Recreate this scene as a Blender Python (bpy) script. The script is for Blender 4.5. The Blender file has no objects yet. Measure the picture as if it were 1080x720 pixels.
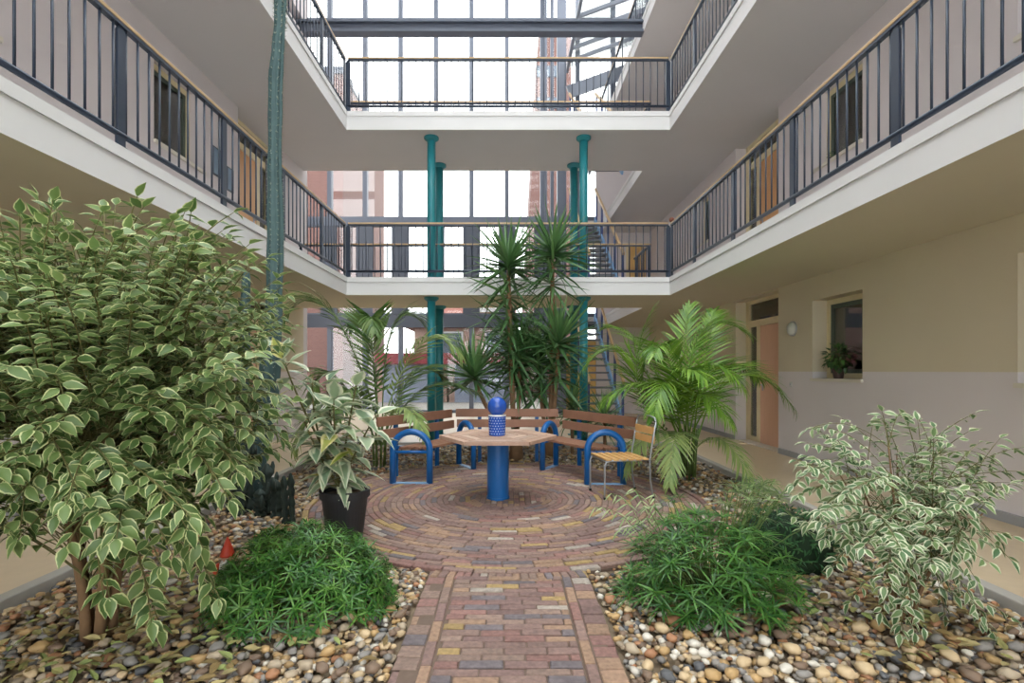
import bpy, math, random
from mathutils import Vector, Matrix, noise
R = random.Random(7)
PI = math.pi
C = bpy.context.scene.collection
V = Vector
CX, CY, F, H = 536.0, 391.0, 540.0, 1.3
def P(px, py, Y):
    """point at depth Y seen at (px,py)"""
    return V(((px-CX)*Y/F, Y, H-(py-CY)*Y/F))

# ------------------------------------------------------------------ materials
def _mat(name):
    m = bpy.data.materials.new(name); m.use_nodes = True
    nt = m.node_tree; nt.nodes.clear()
    out = nt.nodes.new('ShaderNodeOutputMaterial')
    b = nt.nodes.new('ShaderNodeBsdfPrincipled')
    nt.links.new(b.outputs[0], out.inputs[0])
    return m, nt, b, out
def srgb(c):
    return tuple(((x/255)/12.92 if x/255 <= .04045 else ((x/255+.055)/1.055)**2.4) for x in c)
def mat(name, col, rough=.6, var=.12, scale=6., bump=0., metal=0., stretch=None, col2=None):
    m, nt, b, out = _mat(name)
    c = srgb(col)
    tc = nt.nodes.new('ShaderNodeTexCoord')
    n = nt.nodes.new('ShaderNodeTexNoise'); n.inputs['Scale'].default_value = scale; n.inputs['Detail'].default_value = 5
    src = tc.outputs['Object']
    if stretch:
        mp = nt.nodes.new('ShaderNodeMapping'); mp.inputs['Scale'].default_value = stretch
        nt.links.new(src, mp.inputs[0]); src = mp.outputs[0]
    nt.links.new(src, n.inputs['Vector'])
    mx = nt.nodes.new('ShaderNodeMix'); mx.data_type = 'RGBA'
    lo = srgb(col2) if col2 else tuple(x*(1-var) for x in c)
    hi = c if col2 else tuple(min(1, x*(1+var)) for x in c)
    mx.inputs[6].default_value = (*lo, 1); mx.inputs[7].default_value = (*hi, 1)
    nt.links.new(n.outputs[0], mx.inputs[0]); nt.links.new(mx.outputs[2], b.inputs['Base Color'])
    b.inputs['Roughness'].default_value = rough; b.inputs['Metallic'].default_value = metal
    if bump:
        bp = nt.nodes.new('ShaderNodeBump'); bp.inputs['Strength'].default_value = bump; bp.inputs['Distance'].default_value = .01
        nt.links.new(n.outputs[0], bp.inputs['Height']); nt.links.new(bp.outputs[0], b.inputs['Normal'])
    return m
def mat_vc(name, rough=.7, scale=60., var=.25, bump=.3):
    m, nt, b, out = _mat(name)
    at = nt.nodes.new('ShaderNodeAttribute'); at.attribute_name = 'lc'
    tc = nt.nodes.new('ShaderNodeTexCoord')
    n = nt.nodes.new('ShaderNodeTexNoise'); n.inputs['Scale'].default_value = scale; n.inputs['Detail'].default_value = 5
    nt.links.new(tc.outputs['Object'], n.inputs['Vector'])
    mr = nt.nodes.new('ShaderNodeMapRange'); mr.inputs[1].default_value = .25; mr.inputs[2].default_value = .75
    mr.inputs[3].default_value = 1-var; mr.inputs[4].default_value = 1+var
    nt.links.new(n.outputs[0], mr.inputs[0])
    mu = nt.nodes.new('ShaderNodeVectorMath'); mu.operation = 'SCALE'
    nt.links.new(at.outputs['Color'], mu.inputs[0]); nt.links.new(mr.outputs[0], mu.inputs['Scale'])
    nt.links.new(mu.outputs[0], b.inputs['Base Color'])
    b.inputs['Roughness'].default_value = rough
    if bump:
        bp = nt.nodes.new('ShaderNodeBump'); bp.inputs['Strength'].default_value = bump; bp.inputs['Distance'].default_value = .005
        nt.links.new(n.outputs[0], bp.inputs['Height']); nt.links.new(bp.outputs[0], b.inputs['Normal'])
    return m
def leafmat(name, dark, light, edge=None, thr=.7, trans=.25, rough=.42, nscale=30, soft=.06):
    """lc attribute: r = distance from midrib (0..1), g = random per leaf, b = along leaf"""
    m, nt, b, out = _mat(name)
    at = nt.nodes.new('ShaderNodeAttribute'); at.attribute_name = 'lc'
    sp = nt.nodes.new('ShaderNodeSeparateColor'); nt.links.new(at.outputs['Color'], sp.inputs[0])
    mx = nt.nodes.new('ShaderNodeMix'); mx.data_type = 'RGBA'
    mx.inputs[6].default_value = (*srgb(dark), 1); mx.inputs[7].default_value = (*srgb(light), 1)
    nt.links.new(sp.outputs[1], mx.inputs[0]); col = mx.outputs[2]
    if edge:
        tc = nt.nodes.new('ShaderNodeTexCoord')
        n = nt.nodes.new('ShaderNodeTexNoise'); n.inputs['Scale'].default_value = nscale; n.inputs['Detail'].default_value = 3
        nt.links.new(tc.outputs['Object'], n.inputs['Vector'])
        ma = nt.nodes.new('ShaderNodeMath'); ma.operation = 'MULTIPLY_ADD'; ma.inputs[1].default_value = .55
        nt.links.new(n.outputs[0], ma.inputs[0]); nt.links.new(sp.outputs[0], ma.inputs[2])
        mr = nt.nodes.new('ShaderNodeMapRange'); mr.inputs[1].default_value = thr+.27-soft; mr.inputs[2].default_value = thr+.27+soft
        nt.links.new(ma.outputs[0], mr.inputs[0])
        m2 = nt.nodes.new('ShaderNodeMix'); m2.data_type = 'RGBA'
        nt.links.new(mr.outputs[0], m2.inputs[0]); nt.links.new(col, m2.inputs[6]); m2.inputs[7].default_value = (*srgb(edge), 1)
        col = m2.outputs[2]
    nt.links.new(col, b.inputs['Base Color']); b.inputs['Roughness'].default_value = rough
    tr = nt.nodes.new('ShaderNodeBsdfTranslucent'); nt.links.new(col, tr.inputs[0])
    ms = nt.nodes.new('ShaderNodeMixShader'); ms.inputs[0].default_value = trans
    nt.links.new(b.outputs[0], ms.inputs[1]); nt.links.new(tr.outputs[0], ms.inputs[2]); nt.links.new(ms.outputs[0], out.inputs[0])
    return m
def glassmat(name, tint=(1, 1, 1), refl=.06, body=None, body_amt=0.):
    m, nt, b, out = _mat(name)
    nt.nodes.remove(b)
    t = nt.nodes.new('ShaderNodeBsdfTransparent'); t.inputs[0].default_value = (*tint, 1)
    g = nt.nodes.new('ShaderNodeBsdfGlossy'); g.inputs['Roughness'].default_value = .02
    fr = nt.nodes.new('ShaderNodeFresnel'); fr.inputs[0].default_value = 1.45
    mr = nt.nodes.new('ShaderNodeMath'); mr.operation = 'MULTIPLY_ADD'; mr.inputs[1].default_value = .8; mr.inputs[2].default_value = refl-.03
    nt.links.new(fr.outputs[0], mr.inputs[0])
    ms = nt.nodes.new('ShaderNodeMixShader'); nt.links.new(mr.outputs[0], ms.inputs[0])
    nt.links.new(t.outputs[0], ms.inputs[1]); nt.links.new(g.outputs[0], ms.inputs[2]); nt.links.new(ms.outputs[0], out.inputs[0])
    return m
def wallmat(name, upper, lower, zc):
    m, nt, b, out = _mat(name)
    g = nt.nodes.new('ShaderNodeNewGeometry'); s = nt.nodes.new('ShaderNodeSeparateXYZ')
    nt.links.new(g.outputs['Position'], s.inputs[0])
    lt = nt.nodes.new('ShaderNodeMath'); lt.operation = 'GREATER_THAN'; lt.inputs[1].default_value = zc
    nt.links.new(s.outputs[2], lt.inputs[0])
    n = nt.nodes.new('ShaderNodeTexNoise'); n.inputs['Scale'].default_value = 1.2; n.inputs['Detail'].default_value = 4
    nt.links.new(g.outputs['Position'], n.inputs['Vector'])
    mx = nt.nodes.new('ShaderNodeMix'); mx.data_type = 'RGBA'
    mx.inputs[6].default_value = (*srgb(lower), 1); mx.inputs[7].default_value = (*srgb(upper), 1)
    nt.links.new(lt.outputs[0], mx.inputs[0])
    mr = nt.nodes.new('ShaderNodeMapRange'); mr.inputs[3].default_value = .95; mr.inputs[4].default_value = 1.05
    nt.links.new(n.outputs[0], mr.inputs[0])
    mu = nt.nodes.new('ShaderNodeVectorMath'); mu.operation = 'SCALE'
    nt.links.new(mx.outputs[2], mu.inputs[0]); nt.links.new(mr.outputs[0], mu.inputs['Scale'])
    nt.links.new(mu.outputs[0], b.inputs['Base Color']); b.inputs['Roughness'].default_value = .85
    return m

M = dict(
    white=mat('white_plaster', (220, 218, 217), .8, .03, 2),
    soffit=mat('soffit_paint', (200, 195, 193), .85, .03, 1.5),
    soffit_low=mat('warm_lit_soffit', (206, 198, 176), .85, .03, 1.5),  # cream tone puts warm light bounced off the floor into the colour
    floor=mat('tan_floor', (196, 176, 146), .35, .08, 14),
    kerb=mat('concrete_kerb', (165, 160, 152), .8, .1, 12, .2),
    base=mat('grey_skirting', (150, 150, 150), .7, .08, 10),
    soil=mat('dark_soil', (120, 104, 84), .95, .3, 20, .6),
    rail=mat('dark_blue_grey_metal', (44, 54, 70), .4, .06, 8),
    wood_rail=mat('pale_wood_rail', (190, 158, 118), .5, .12, 10, stretch=(1, 1, 8)),
    steel=mat('blue_grey_steel', (92, 98, 111), .45, .06, 3),
    steel_dark=mat('dark_grey_panel', (70, 75, 86), .5, .06, 3),
    teal=mat('teal_paint', (34, 122, 130), .4, .08, 4),
    blue=mat('blue_paint', (22, 92, 158), .3, .08, 6),
    plate=mat('pale_blue_plate', (120, 160, 200), .5, .1, 12),
    slat=mat('bench_wood', (150, 108, 86), .6, .2, 9, .15, stretch=(1, 1, 1)),
    tablewood=mat_vc('table_wood', .6, 25, .14, .12),
    chairwood=mat('chair_wood', (206, 160, 100), .5, .15, 12, .1),
    chrome=mat('grey_tube', (165, 168, 172), .3, .05, 8, metal=.6),
    rubber=mat('black_rubber', (25, 25, 27), .7, .1, 10),
    pot=mat('black_pot', (44, 44, 47), .55, .12, 8),
    ceramic=mat('blue_ceramic', (40, 80, 165), .18, .12, 9),
    dots=mat('pale_dots', (170, 190, 225), .4, .05, 9),
    collar=mat('pale_collar', (225, 225, 225), .5, .05, 9),
    bark=mat('ficus_bark', (116, 88, 60), .85, .25, 22, .5),
    bark2=mat('yucca_bark', (128, 98, 70), .9, .3, 18, .7),
    twig=mat('green_twig', (100, 96, 52), .7, .2, 20),
    stem=mat('green_stem', (84, 104, 48), .6, .2, 20),
    cactus=mat('cactus_skin', (80, 106, 104), .7, .2, 7, .2, col2=(48, 70, 72)),
    cactus2=mat('dark_cactus_skin', (44, 56, 50), .8, .25, 9, .3),
    spine=mat('cactus_spines', (176, 182, 170), .7, .1, 9),
    doorwood=mat('door_wood', (214, 160, 104), .5, .1, 5, stretch=(6, 6, .6)),
    doorpink=mat('door_pink_wood', (206, 152, 122), .5, .08, 5, stretch=(6, 6, .6)),
    frame=mat('cream_frame', (222, 206, 166), .5, .05, 6),
    sash=mat('green_grey_sash', (72, 84, 74), .5, .06, 6),
    dark=mat('dark_interior', (52, 58, 50), .9, .2, 3),
    curtain=mat('grey_curtain', (120, 124, 112), .9, .12, 3),
    brick=None,
    sill=mat('stone_sill', (214, 206, 190), .6, .05, 8),
    lamp=mat('lamp_glass', (196, 196, 188), .3, .03, 8),
    red=mat('red_paint', (196, 60, 30), .5, .15, 10),
    beard=mat('white_paint', (205, 200, 190), .7, .1, 10),
    skin=mat('painted_skin', (205, 150, 120), .6, .1, 10),
    black=mat('black_paint', (30, 32, 38), .5, .1, 10),
    roof=mat('red_tiles', (128, 78, 66), .85, .15, 12),
    asphalt=mat('paving_outside', (112, 108, 102), .9, .1, 2),
    render=mat('pink_render', (150, 122, 110), .9, .08, 3),
    garage=mat('garage_door', (118, 124, 140), .6, .05, 3),
    awning=mat('red_awning', (112, 34, 42), .7, .1, 5),
    winwhite=mat('white_window_frame', (170, 170, 170), .5, .03, 5),
    winglass=mat('house_glass', (70, 80, 92), .1, .1, 2),
    bare=mat('bare_bark', (104, 94, 76), .9, .2, 10),
    tan=mat('tan_wood_panel', (214, 172, 104), .6, .12, 5, stretch=(5, 5, .8)),
    blue_dark=mat('stair_blue', (50, 66, 120), .5, .08, 6),
    tread=mat('stair_tread', (112, 116, 122), .7, .12, 12),
    picture=mat('picture_print', (110, 130, 150), .6, .3, 8),
    terracotta=mat('dark_plant_pot', (62, 44, 38), .6, .15, 8),
    glass=glassmat('clear_glass', (.97, .985, .98), .05),
    wglass=glassmat('window_glass', (.75, .8, .74), .14),
    brickvc=mat_vc('paving_brick', .75, 45, .28, .4),
    pebvc=mat_vc('mixed_pebbles', .6, 40, .2, .15),
    leaffall=mat_vc('dry_leaves', .8, 30, .2, 0),
    wall=wallmat('wall_paint', (212, 203, 202), (216, 208, 204), -5),
    wall_r=None,
)
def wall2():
    # cream above 1.3 m on the ground floor, pinkish white elsewhere
    m = wallmat('wall_two_tone', (206, 194, 168), (216, 208, 207), 1.29)
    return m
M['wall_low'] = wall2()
def brickmat():
    m, nt, b, out = _mat('brick_wall')
    tc = nt.nodes.new('ShaderNodeTexCoord'); mp = nt.nodes.new('ShaderNodeMapping'); mp.inputs['Rotation'].default_value = (PI/2, 0, 0)
    br = nt.nodes.new('ShaderNodeTexBrick'); br.inputs['Scale'].default_value = 4
    br.inputs['Color1'].default_value = (*srgb((100, 68, 62)), 1); br.inputs['Color2'].default_value = (*srgb((90, 60, 55)), 1)
    br.inputs['Mortar'].default_value = (*srgb((102, 82, 76)), 1)
    nt.links.new(tc.outputs['Object'], mp.inputs[0]); nt.links.new(mp.outputs[0], br.inputs[0]); nt.links.new(br.outputs[0], b.inputs['Base Color'])
    b.inputs['Roughness'].default_value = .9
    return m
M['brick'] = brickmat()
L = dict(
    ficus=leafmat('ficus_leaf', (74, 102, 52), (124, 148, 86), (206, 210, 152), .79, .3, .38),
    ficus2=leafmat('white_ficus_leaf', (78, 112, 70), (124, 150, 96), (216, 218, 188), .62, .25, .42, 45),
    rubber=leafmat('rubber_leaf', (112, 140, 112), (168, 186, 146), (222, 224, 196), .62, .22, .3, 14, .12),
    rubberback=leafmat('rubber_leaf_yellow', (150, 166, 60), (206, 200, 110), (236, 226, 160), .6, .35, .35, 14, .12),
    podo=leafmat('bush_leaf', (34, 82, 32), (88, 138, 58), None, .7, .25, .35),
    podo_tip=leafmat('bush_young_leaf', (70, 122, 48), (124, 166, 80), None, .7, .3, .35),
    cyp=leafmat('umbrella_leaf', (34, 80, 34), (92, 140, 58), None, .7, .25, .4),
    cyppale=leafmat('pale_umbrella_leaf', (126, 158, 104), (190, 204, 150), None, .7, .25, .4),
    juniper=leafmat('dark_mound_leaf', (28, 70, 36), (62, 112, 60), None, .7, .15, .6),
    yucca=leafmat('yucca_leaf', (44, 88, 50), (116, 152, 92), None, .7, .15, .38),
    palm=leafmat('palm_leaf', (70, 116, 34), (138, 174, 66), None, .7, .3, .36),
    palm_pale=leafmat('pale_palm_leaf', (120, 150, 84), (176, 192, 120), None, .7, .3, .4),
    kentia=leafmat('kentia_leaf', (62, 98, 44), (122, 146, 82), None, .7, .25, .4),
    sillplant=leafmat('sill_plant_leaf', (30, 66, 26), (70, 110, 50), None, .7, .2, .4),
)

# ------------------------------------------------------------------ mesh builder
class MB:
    def __init__(s): s.v = []; s.f = []; s.c = []; s.m = []
    def add(s, vs, fs, col=(0, 0, 0), m=0):
        n = len(s.v); s.v.extend([tuple(v) for v in vs])
        s.f.extend([tuple(i+n for i in f) for f in fs]); s.m.extend([m]*len(fs))
        if isinstance(col, list): s.c.extend(col)
        else: s.c.extend([col]*len(vs))
        return s
    def box(s, x0, y0, z0, x1, y1, z1, col=(0, 0, 0), m=0, mbot=None):
        vs = [(x0, y0, z0), (x1, y0, z0), (x1, y1, z0), (x0, y1, z0), (x0, y0, z1), (x1, y0, z1), (x1, y1, z1), (x0, y1, z1)]
        s.add(vs, [(3, 2, 1, 0), (4, 5, 6, 7), (0, 1, 5, 4), (1, 2, 6, 5), (2, 3, 7, 6), (3, 0, 4, 7)], col, m)
        if mbot is not None: s.m[-6] = mbot
        return s
    def bar(s, a, b, w, t, up=V((0, 0, 1)), col=(0, 0, 0), m=0, w2=None):
        """rectangular bar a->b, width w along side, thickness t along up"""
        a = V(a); b = V(b); d = (b-a).normalized(); sd = d.cross(up).normalized(); u = sd.cross(d)
        w2 = w if w2 is None else w2
        vs = []
        for p, ww in ((a, w), (b, w2)):
            for sx, su in ((-1, -1), (1, -1), (1, 1), (-1, 1)): vs.append(p+sd*(sx*ww/2)+u*(su*t/2))
        return s.add(vs, [(0, 1, 2, 3), (7, 6, 5, 4), (0, 4, 5, 1), (1, 5, 6, 2), (2, 6, 7, 3), (3, 7, 4, 0)], col, m)
    def tube(s, pts, rad, n=8, cap=True, col=(0, 0, 0), m=0):
        pts = [V(p) for p in pts]; k = len(pts)
        rads = rad if isinstance(rad, (list, tuple)) else [rad]*k
        d0 = (pts[1]-pts[0]).normalized(); ref = V((0, 0, 1)) if abs(d0.z) < .9 else V((1, 0, 0))
        u = d0.cross(ref).normalized(); vs = []; fs = []
        for i in range(k):
            d = (pts[min(i+1, k-1)]-pts[max(i-1, 0)]).normalized()
            u = (u-d*u.dot(d)).normalized(); w = d.cross(u)
            for j in range(n):
                a = 2*PI*j/n; vs.append(pts[i]+(u*math.cos(a)+w*math.sin(a))*rads[i])
        for i in range(k-1):
            for j in range(n):
                fs.append((i*n+j, i*n+(j+1) % n, (i+1)*n+(j+1) % n, (i+1)*n+j))
        if cap:
            fs.append(tuple(range(n-1, -1, -1))); fs.append(tuple(range((k-1)*n, k*n)))
        return s.add(vs, fs, col, m)
    def lathe(s, prof, c=(0, 0, 0), n=24, col=(0, 0, 0), m=0):
        vs = []; fs = []; k = len(prof)
        for r, z in prof:
            for j in range(n):
                a = 2*PI*j/n; vs.append((c[0]+max(r, .0005)*math.cos(a), c[1]+max(r, .0005)*math.sin(a), c[2]+z))
        for i in range(k-1):
            for j in range(n): fs.append((i*n+j, i*n+(j+1) % n, (i+1)*n+(j+1) % n, (i+1)*n+j))
        fs.append(tuple(range(n-1, -1, -1))); fs.append(tuple(range((k-1)*n, k*n)))
        return s.add(vs, fs, col, m)
    def prism(s, poly, z0, z1, col=(0, 0, 0), m=0):
        n = len(poly)
        vs = [(x, y, z0) for x, y in poly]+[(x, y, z1) for x, y in poly]
        fs = [tuple(range(n-1, -1, -1)), tuple(range(n, 2*n))]+[(i, (i+1) % n, n+(i+1) % n, n+i) for i in range(n)]
        return s.add(vs, fs, col, m)
    def sphere(s, c, r, n=16, k=10, sc=(1, 1, 1), col=(0, 0, 0), m=0):
        vs = [V((c[0], c[1], c[2]-r*sc[2]))]; fs = []
        for i in range(1, k):
            a = -PI/2+PI*i/k
            for j in range(n):
                b = 2*PI*j/n
                vs.append(V((c[0]+r*sc[0]*math.cos(a)*math.cos(b), c[1]+r*sc[1]*math.cos(a)*math.sin(b), c[2]+r*sc[2]*math.sin(a))))
        vs.append(V((c[0], c[1], c[2]+r*sc[2]))); t = len(vs)-1
        for j in range(n):
            fs.append((0, 1+(j+1) % n, 1+j)); fs.append((t, 1+(k-2)*n+j, 1+(k-2)*n+(j+1) % n))
        for i in range(k-2):
            for j in range(n): fs.append((1+i*n+j, 1+i*n+(j+1) % n, 1+(i+1)*n+(j+1) % n, 1+(i+1)*n+j))
        return s.add(vs, fs, col, m)
    def leaf(s, p, d, n, Ln, W, rows, droop=.2, fold=.25, cols=5, rnd=None):
        """rows: (t, halfwidth 0..1) list"""
        d = d.normalized(); sd = d.cross(n)
        if sd.length < 1e-3: sd = d.cross(V((1, .3, .2)))
        sd.normalize(); u = sd.cross(d).normalized()
        g = R.random() if rnd is None else rnd
        us = {5: (-1, -.55, 0, .55, 1), 3: (-1, 0, 1), 2: (-1, 1)}[cols]
        vs = []; cs = []; fs = []
        for t, w in rows:
            b = p+d*(Ln*t)-u*(droop*Ln*t*t)
            for q in us:
                vs.append(b+sd*(q*w*W)+u*(abs(q)*w*W*fold))
                e = abs(q)
                if t > .97 or t < .03: e = max(e, .6)
                cs.append((e, g, t))
        k = len(us)
        for i in range(len(rows)-1):
            for j in range(k-1): fs.append((i*k+j, i*k+j+1, (i+1)*k+j+1, (i+1)*k+j))
        return s.add(vs, fs, cs)
    def build(s, name, mats, parent=None, smooth=False, org=None, bevel=0.):
        me = bpy.data.meshes.new(name)
        o0 = org if org is not None else (ORG.get(parent.name, V((0, 0, 0))) if parent else V((0, 0, 0)))
        me.from_pydata([(v[0]-o0[0], v[1]-o0[1], v[2]-o0[2]) for v in s.v], [], s.f)
        mats = mats if isinstance(mats, (list, tuple)) else [mats]
        for m in mats: me.materials.append(m)
        if len(mats) > 1: me.polygons.foreach_set('material_index', s.m)
        if smooth: me.polygons.foreach_set('use_smooth', [True]*len(me.polygons))
        at = me.color_attributes.new('lc', 'FLOAT_COLOR', 'POINT')
        flat = []
        for c in s.c: flat.extend((c[0], c[1], c[2], 1.0))
        at.data.foreach_set('color', flat)
        o = bpy.data.objects.new(name, me); C.objects.link(o)
        if parent: o.parent = parent; ORG[o.name] = o0
        else: o.location = o0; ORG[o.name] = V(o0)
        if bevel:
            b = o.modifiers.new('bevel', 'BEVEL'); b.width = bevel; b.segments = 2; b.limit_method = 'ANGLE'
        return o
ORG = {}
def thing(name, label, cat, loc, group=None):
    o = bpy.data.objects.new(name, None); C.objects.link(o); o.location = loc
    ORG[o.name] = V(loc); o['label'] = label; o['category'] = cat
    o.empty_display_size = .1
    if group: o['group'] = group
    return o
def tag(o, label, cat, group=None, kind=None):
    o['label'] = label; o['category'] = cat
    if group: o['group'] = group
    if kind: o['kind'] = kind
    return o
def struct(o):
    o['kind'] = 'structure'; return o
def inst(src, parent, loc):
    """another copy of a part mesh at a place relative to the thing"""
    c = src.copy(); C.objects.link(c); c.parent = parent; c.location = loc; return c

# ------------------------------------------------------------------ building shell
XE, XW, YB0, YB1, YF = 2.75, 4.2, 8.71, 10.5, 15.5
YN = -4.0
Z1b, Z1, Z2b, Z2, Z3b, Z3 = 2.59, 2.88, 5.40, 5.70, 8.20, 8.50
# ground
b = MB(); b.box(-XE, YN, -.12, XE, 8.9, -.02); struct(b.build('floor', M['soil']))
for sx, nm in ((-1, 'corridor_left'), (1, 'corridor_right')):
    b = MB(); x0, x1 = sorted((sx*(XE+.09), sx*5.3)); b.box(x0, YN, -.12, x1, 8.9, .03)
    struct(b.build('floor_'+nm, M['floor']))
b = MB(); b.box(-7.2, 8.98, -.12, 7.2, YF, .03); struct(b.build('floor_hall', M['floor']))
for sx, nm in ((-1, 'left'), (1, 'right')):
    b = MB(); x0, x1 = sorted((sx*XE, sx*(XE+.088))); b.box(x0, YN, -.12, x1, 8.9, .055)
    struct(b.build('trim_kerb_'+nm, M['kerb'], bevel=.008))
b = MB(); b.box(-XE-.09, 8.9, -.12, XE+.09, 8.98, .055); struct(b.build('trim_kerb_back', M['kerb'], bevel=.008))

# gallery slabs (white edge, painted underside, the lowest tinted for warm light)
def slab(name, boxes, zb, zt, low, lips):
    b = MB()
    for x0, y0, x1, y1 in boxes: b.box(x0, y0, zb, x1, y1, zt, m=0, mbot=1)
    o = b.build(name, [M['white'], M['soffit_low'] if low else M['soffit']]); struct(o)
    t = MB()
    for x0, y0, x1, y1 in lips: t.box(x0, y0, zt-.07, x1, y1, zt+.012)
    t.build('edge_strip', M['white'], o)
    return o
e = .014
for lv, zb, zt in ((1, Z1b, Z1), (2, Z2b, Z2)):
    slab('gallery_slab_left', [(-5.3, YN, -XE, YB1)], zb, zt, lv == 1, [(-XE-.1, YN, -XE+e, YB0)])
    slab('gallery_slab_right', [(XE, YN, 5.3, YF-.1)], zb, zt, lv == 1, [(XE-e, YN, XE+.1, YB0), (XE-e, YB1, XE+.1, YF-.15)])
    slab('gallery_slab_bridge', [(-XE, YB0, XE, YB1)], zb, zt, lv == 1, [(-XE, YB0-e, XE, YB0+.1)])
slab('gallery_slab_right', [(XE, YN, 5.3, YF-.1)], Z3b, Z3, False, [(XE-e, YN, XE+.1, YF-.15)])
slab('gallery_slab_left', [(-5.3, YN, -XE, YB0)], Z3b, Z3, False, [(-XE-.1, YN, -XE+e, YB0)])

# side walls with window and door openings, storey by storey
WINS = [(3.22, 4.22), (6.07, 7.07), (10.7, 11.5)]
WINL = [(3.22, 4.22), (6.07, 7.07)]
DOOR = (7.96, 9.45)
def wall_piece(b, sx, y0, y1, z0, z1, opens):
    ys = sorted({y0, y1, *[o[0] for o in opens], *[o[1] for o in opens]})
    x0, x1 = sorted((sx*XW, sx*(XW+.22)))
    for a, c in zip(ys[:-1], ys[1:]):
        zz = [(o[2], o[3]) for o in opens if o[0] <= a and o[1] >= c]
        z = z0
        for q0, q1 in sorted(zz):
            if q0 > z: b.box(x0, a, z, x1, c, q0)
            z = q1
        if z < z1: b.box(x0, a, z, x1, c, z1)
nwin = 0; ndoor = 0
for sx, nm, yend in ((-1, 'left', YB1), (1, 'right', YF-.1)):
    for lv, zf, zc in ((0, .03, Z1b), (1, Z1, Z2b), (2, Z2, Z3b), (3, Z3, 11.3)):
        ops = []
        if lv < 3:
            for y0, y1 in (WINL if sx < 0 else (WINS if lv else WINS[:2])): ops.append((y0, y1, zf+1.17, zf+2.24))
            ops.append((DOOR[0], DOOR[1], zf, min(zf+2.53, zc)))
        b = MB(); wall_piece(b, sx, YN, yend, zf-(.03 if lv == 0 else 0), zc, ops)
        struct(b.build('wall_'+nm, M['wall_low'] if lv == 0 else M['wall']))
    b = MB(); x0, x1 = sorted((sx*5.2, sx*5.3)); b.box(x0, YN, 0, x1, yend, 11.3)
    for z in (0,): pass
    struct(b.build('wall_%s_outer' % nm, M['dark']))
    # skirting in short runs between the doors
    b = MB(); x0, x1 = sorted((sx*(XW-.035), sx*XW))
    b.box(x0, YN, .03, x1, DOOR[0]-.05, .11); b.box(x0, DOOR[1]+.03, .03, x1, yend, .11)
    struct(b.build('baseboard_'+nm, M['base']))
b = MB(); b.box(-5.3, YB1, 0, -XW, YB1+.2, 13.4); struct(b.build('wall_left_return', M['wall']))
b = MB(); b.box(-7.3, YB1+.2, 0, -7.1, YF, 13.4); struct(b.build('wall_hall_left', M['brick']))
b = MB()
for k in range(9): b.box(-4.2+1.05*k-.04, YN-.12, 0, -4.2+1.05*k+.04, YN, 11.3)
for z in (0, 2.6, 5.45, 8.25, 11.2): b.box(-4.2, YN-.12, z, 4.2, YN, z+.1)
fb = struct(b.build('window_added_rear_daylight', M['steel']))  # unseen end of the court, glazed to bring daylight onto the foreground
b = MB(); b.box(-4.2, YN-.066, .1, 4.2, YN-.06, 11.2); b.build('pane', M['glass'], fb)

def window_unit(sx, y0, y1, z0, z1):
    global nwin; nwin += 1
    xg = sx*(XW+.2)
    def bx(b, xa, ya, za, xb, yb, zb, **k): x0_, x1_ = sorted((xa, xb)); b.box(x0_, ya, za, x1_, yb, zb, **k)
    f = MB(); w = .07
    bx(f, xg, y0, z0, xg+sx*.06, y0+w, z1); bx(f, xg, y1-w, z0, xg+sx*.06, y1, z1)
    bx(f, xg, y0+w, z1-w, xg+sx*.06, y1-w, z1); bx(f, xg, y0+w, z0, xg+sx*.06, y1-w, z0+w)
    o = struct(f.build('window_%d' % nwin, M['frame']))
    f = MB(); w2 = w+.055
    bx(f, xg+sx*.012, y0+w, z0+w, xg+sx*.05, y0+w2, z1-w); bx(f, xg+sx*.012, y1-w2, z0+w, xg+sx*.05, y1-w, z1-w)
    bx(f, xg+sx*.012, y0+w2, z1-w2, xg+sx*.05, y1-w2, z1-w); bx(f, xg+sx*.012, y0+w2, z0+w, xg+sx*.05, y1-w2, z0+w2)
    f.build('sash', M['sash'], o)
    f = MB(); bx(f, xg+sx*.025, y0+w2, z0+w2, xg+sx*.035, y1-w2, z1-w2); f.build('pane', M['wglass'], o)
    f = MB(); bx(f, sx*(XW-.03), y0-.01, z0-.04, xg, y1+.01, z0); f.build('window_sill', M['sill'], o)
    # curtain hanging behind the glass
    f = MB(); n = 24; vs = []; fs = []
    for i in range(n+1):
        y = y0+w+(y1-y0-2*w)*i/n; x = xg+sx*(.16+.02*math.sin(i*1.9))
        vs += [(x, y, z0), (x, y, z1)]
        if i: fs.append((2*i-2, 2*i, 2*i+1, 2*i-1))
    f.add(vs, fs); f.build('curtain', M['curtain'], o, smooth=True)
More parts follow.
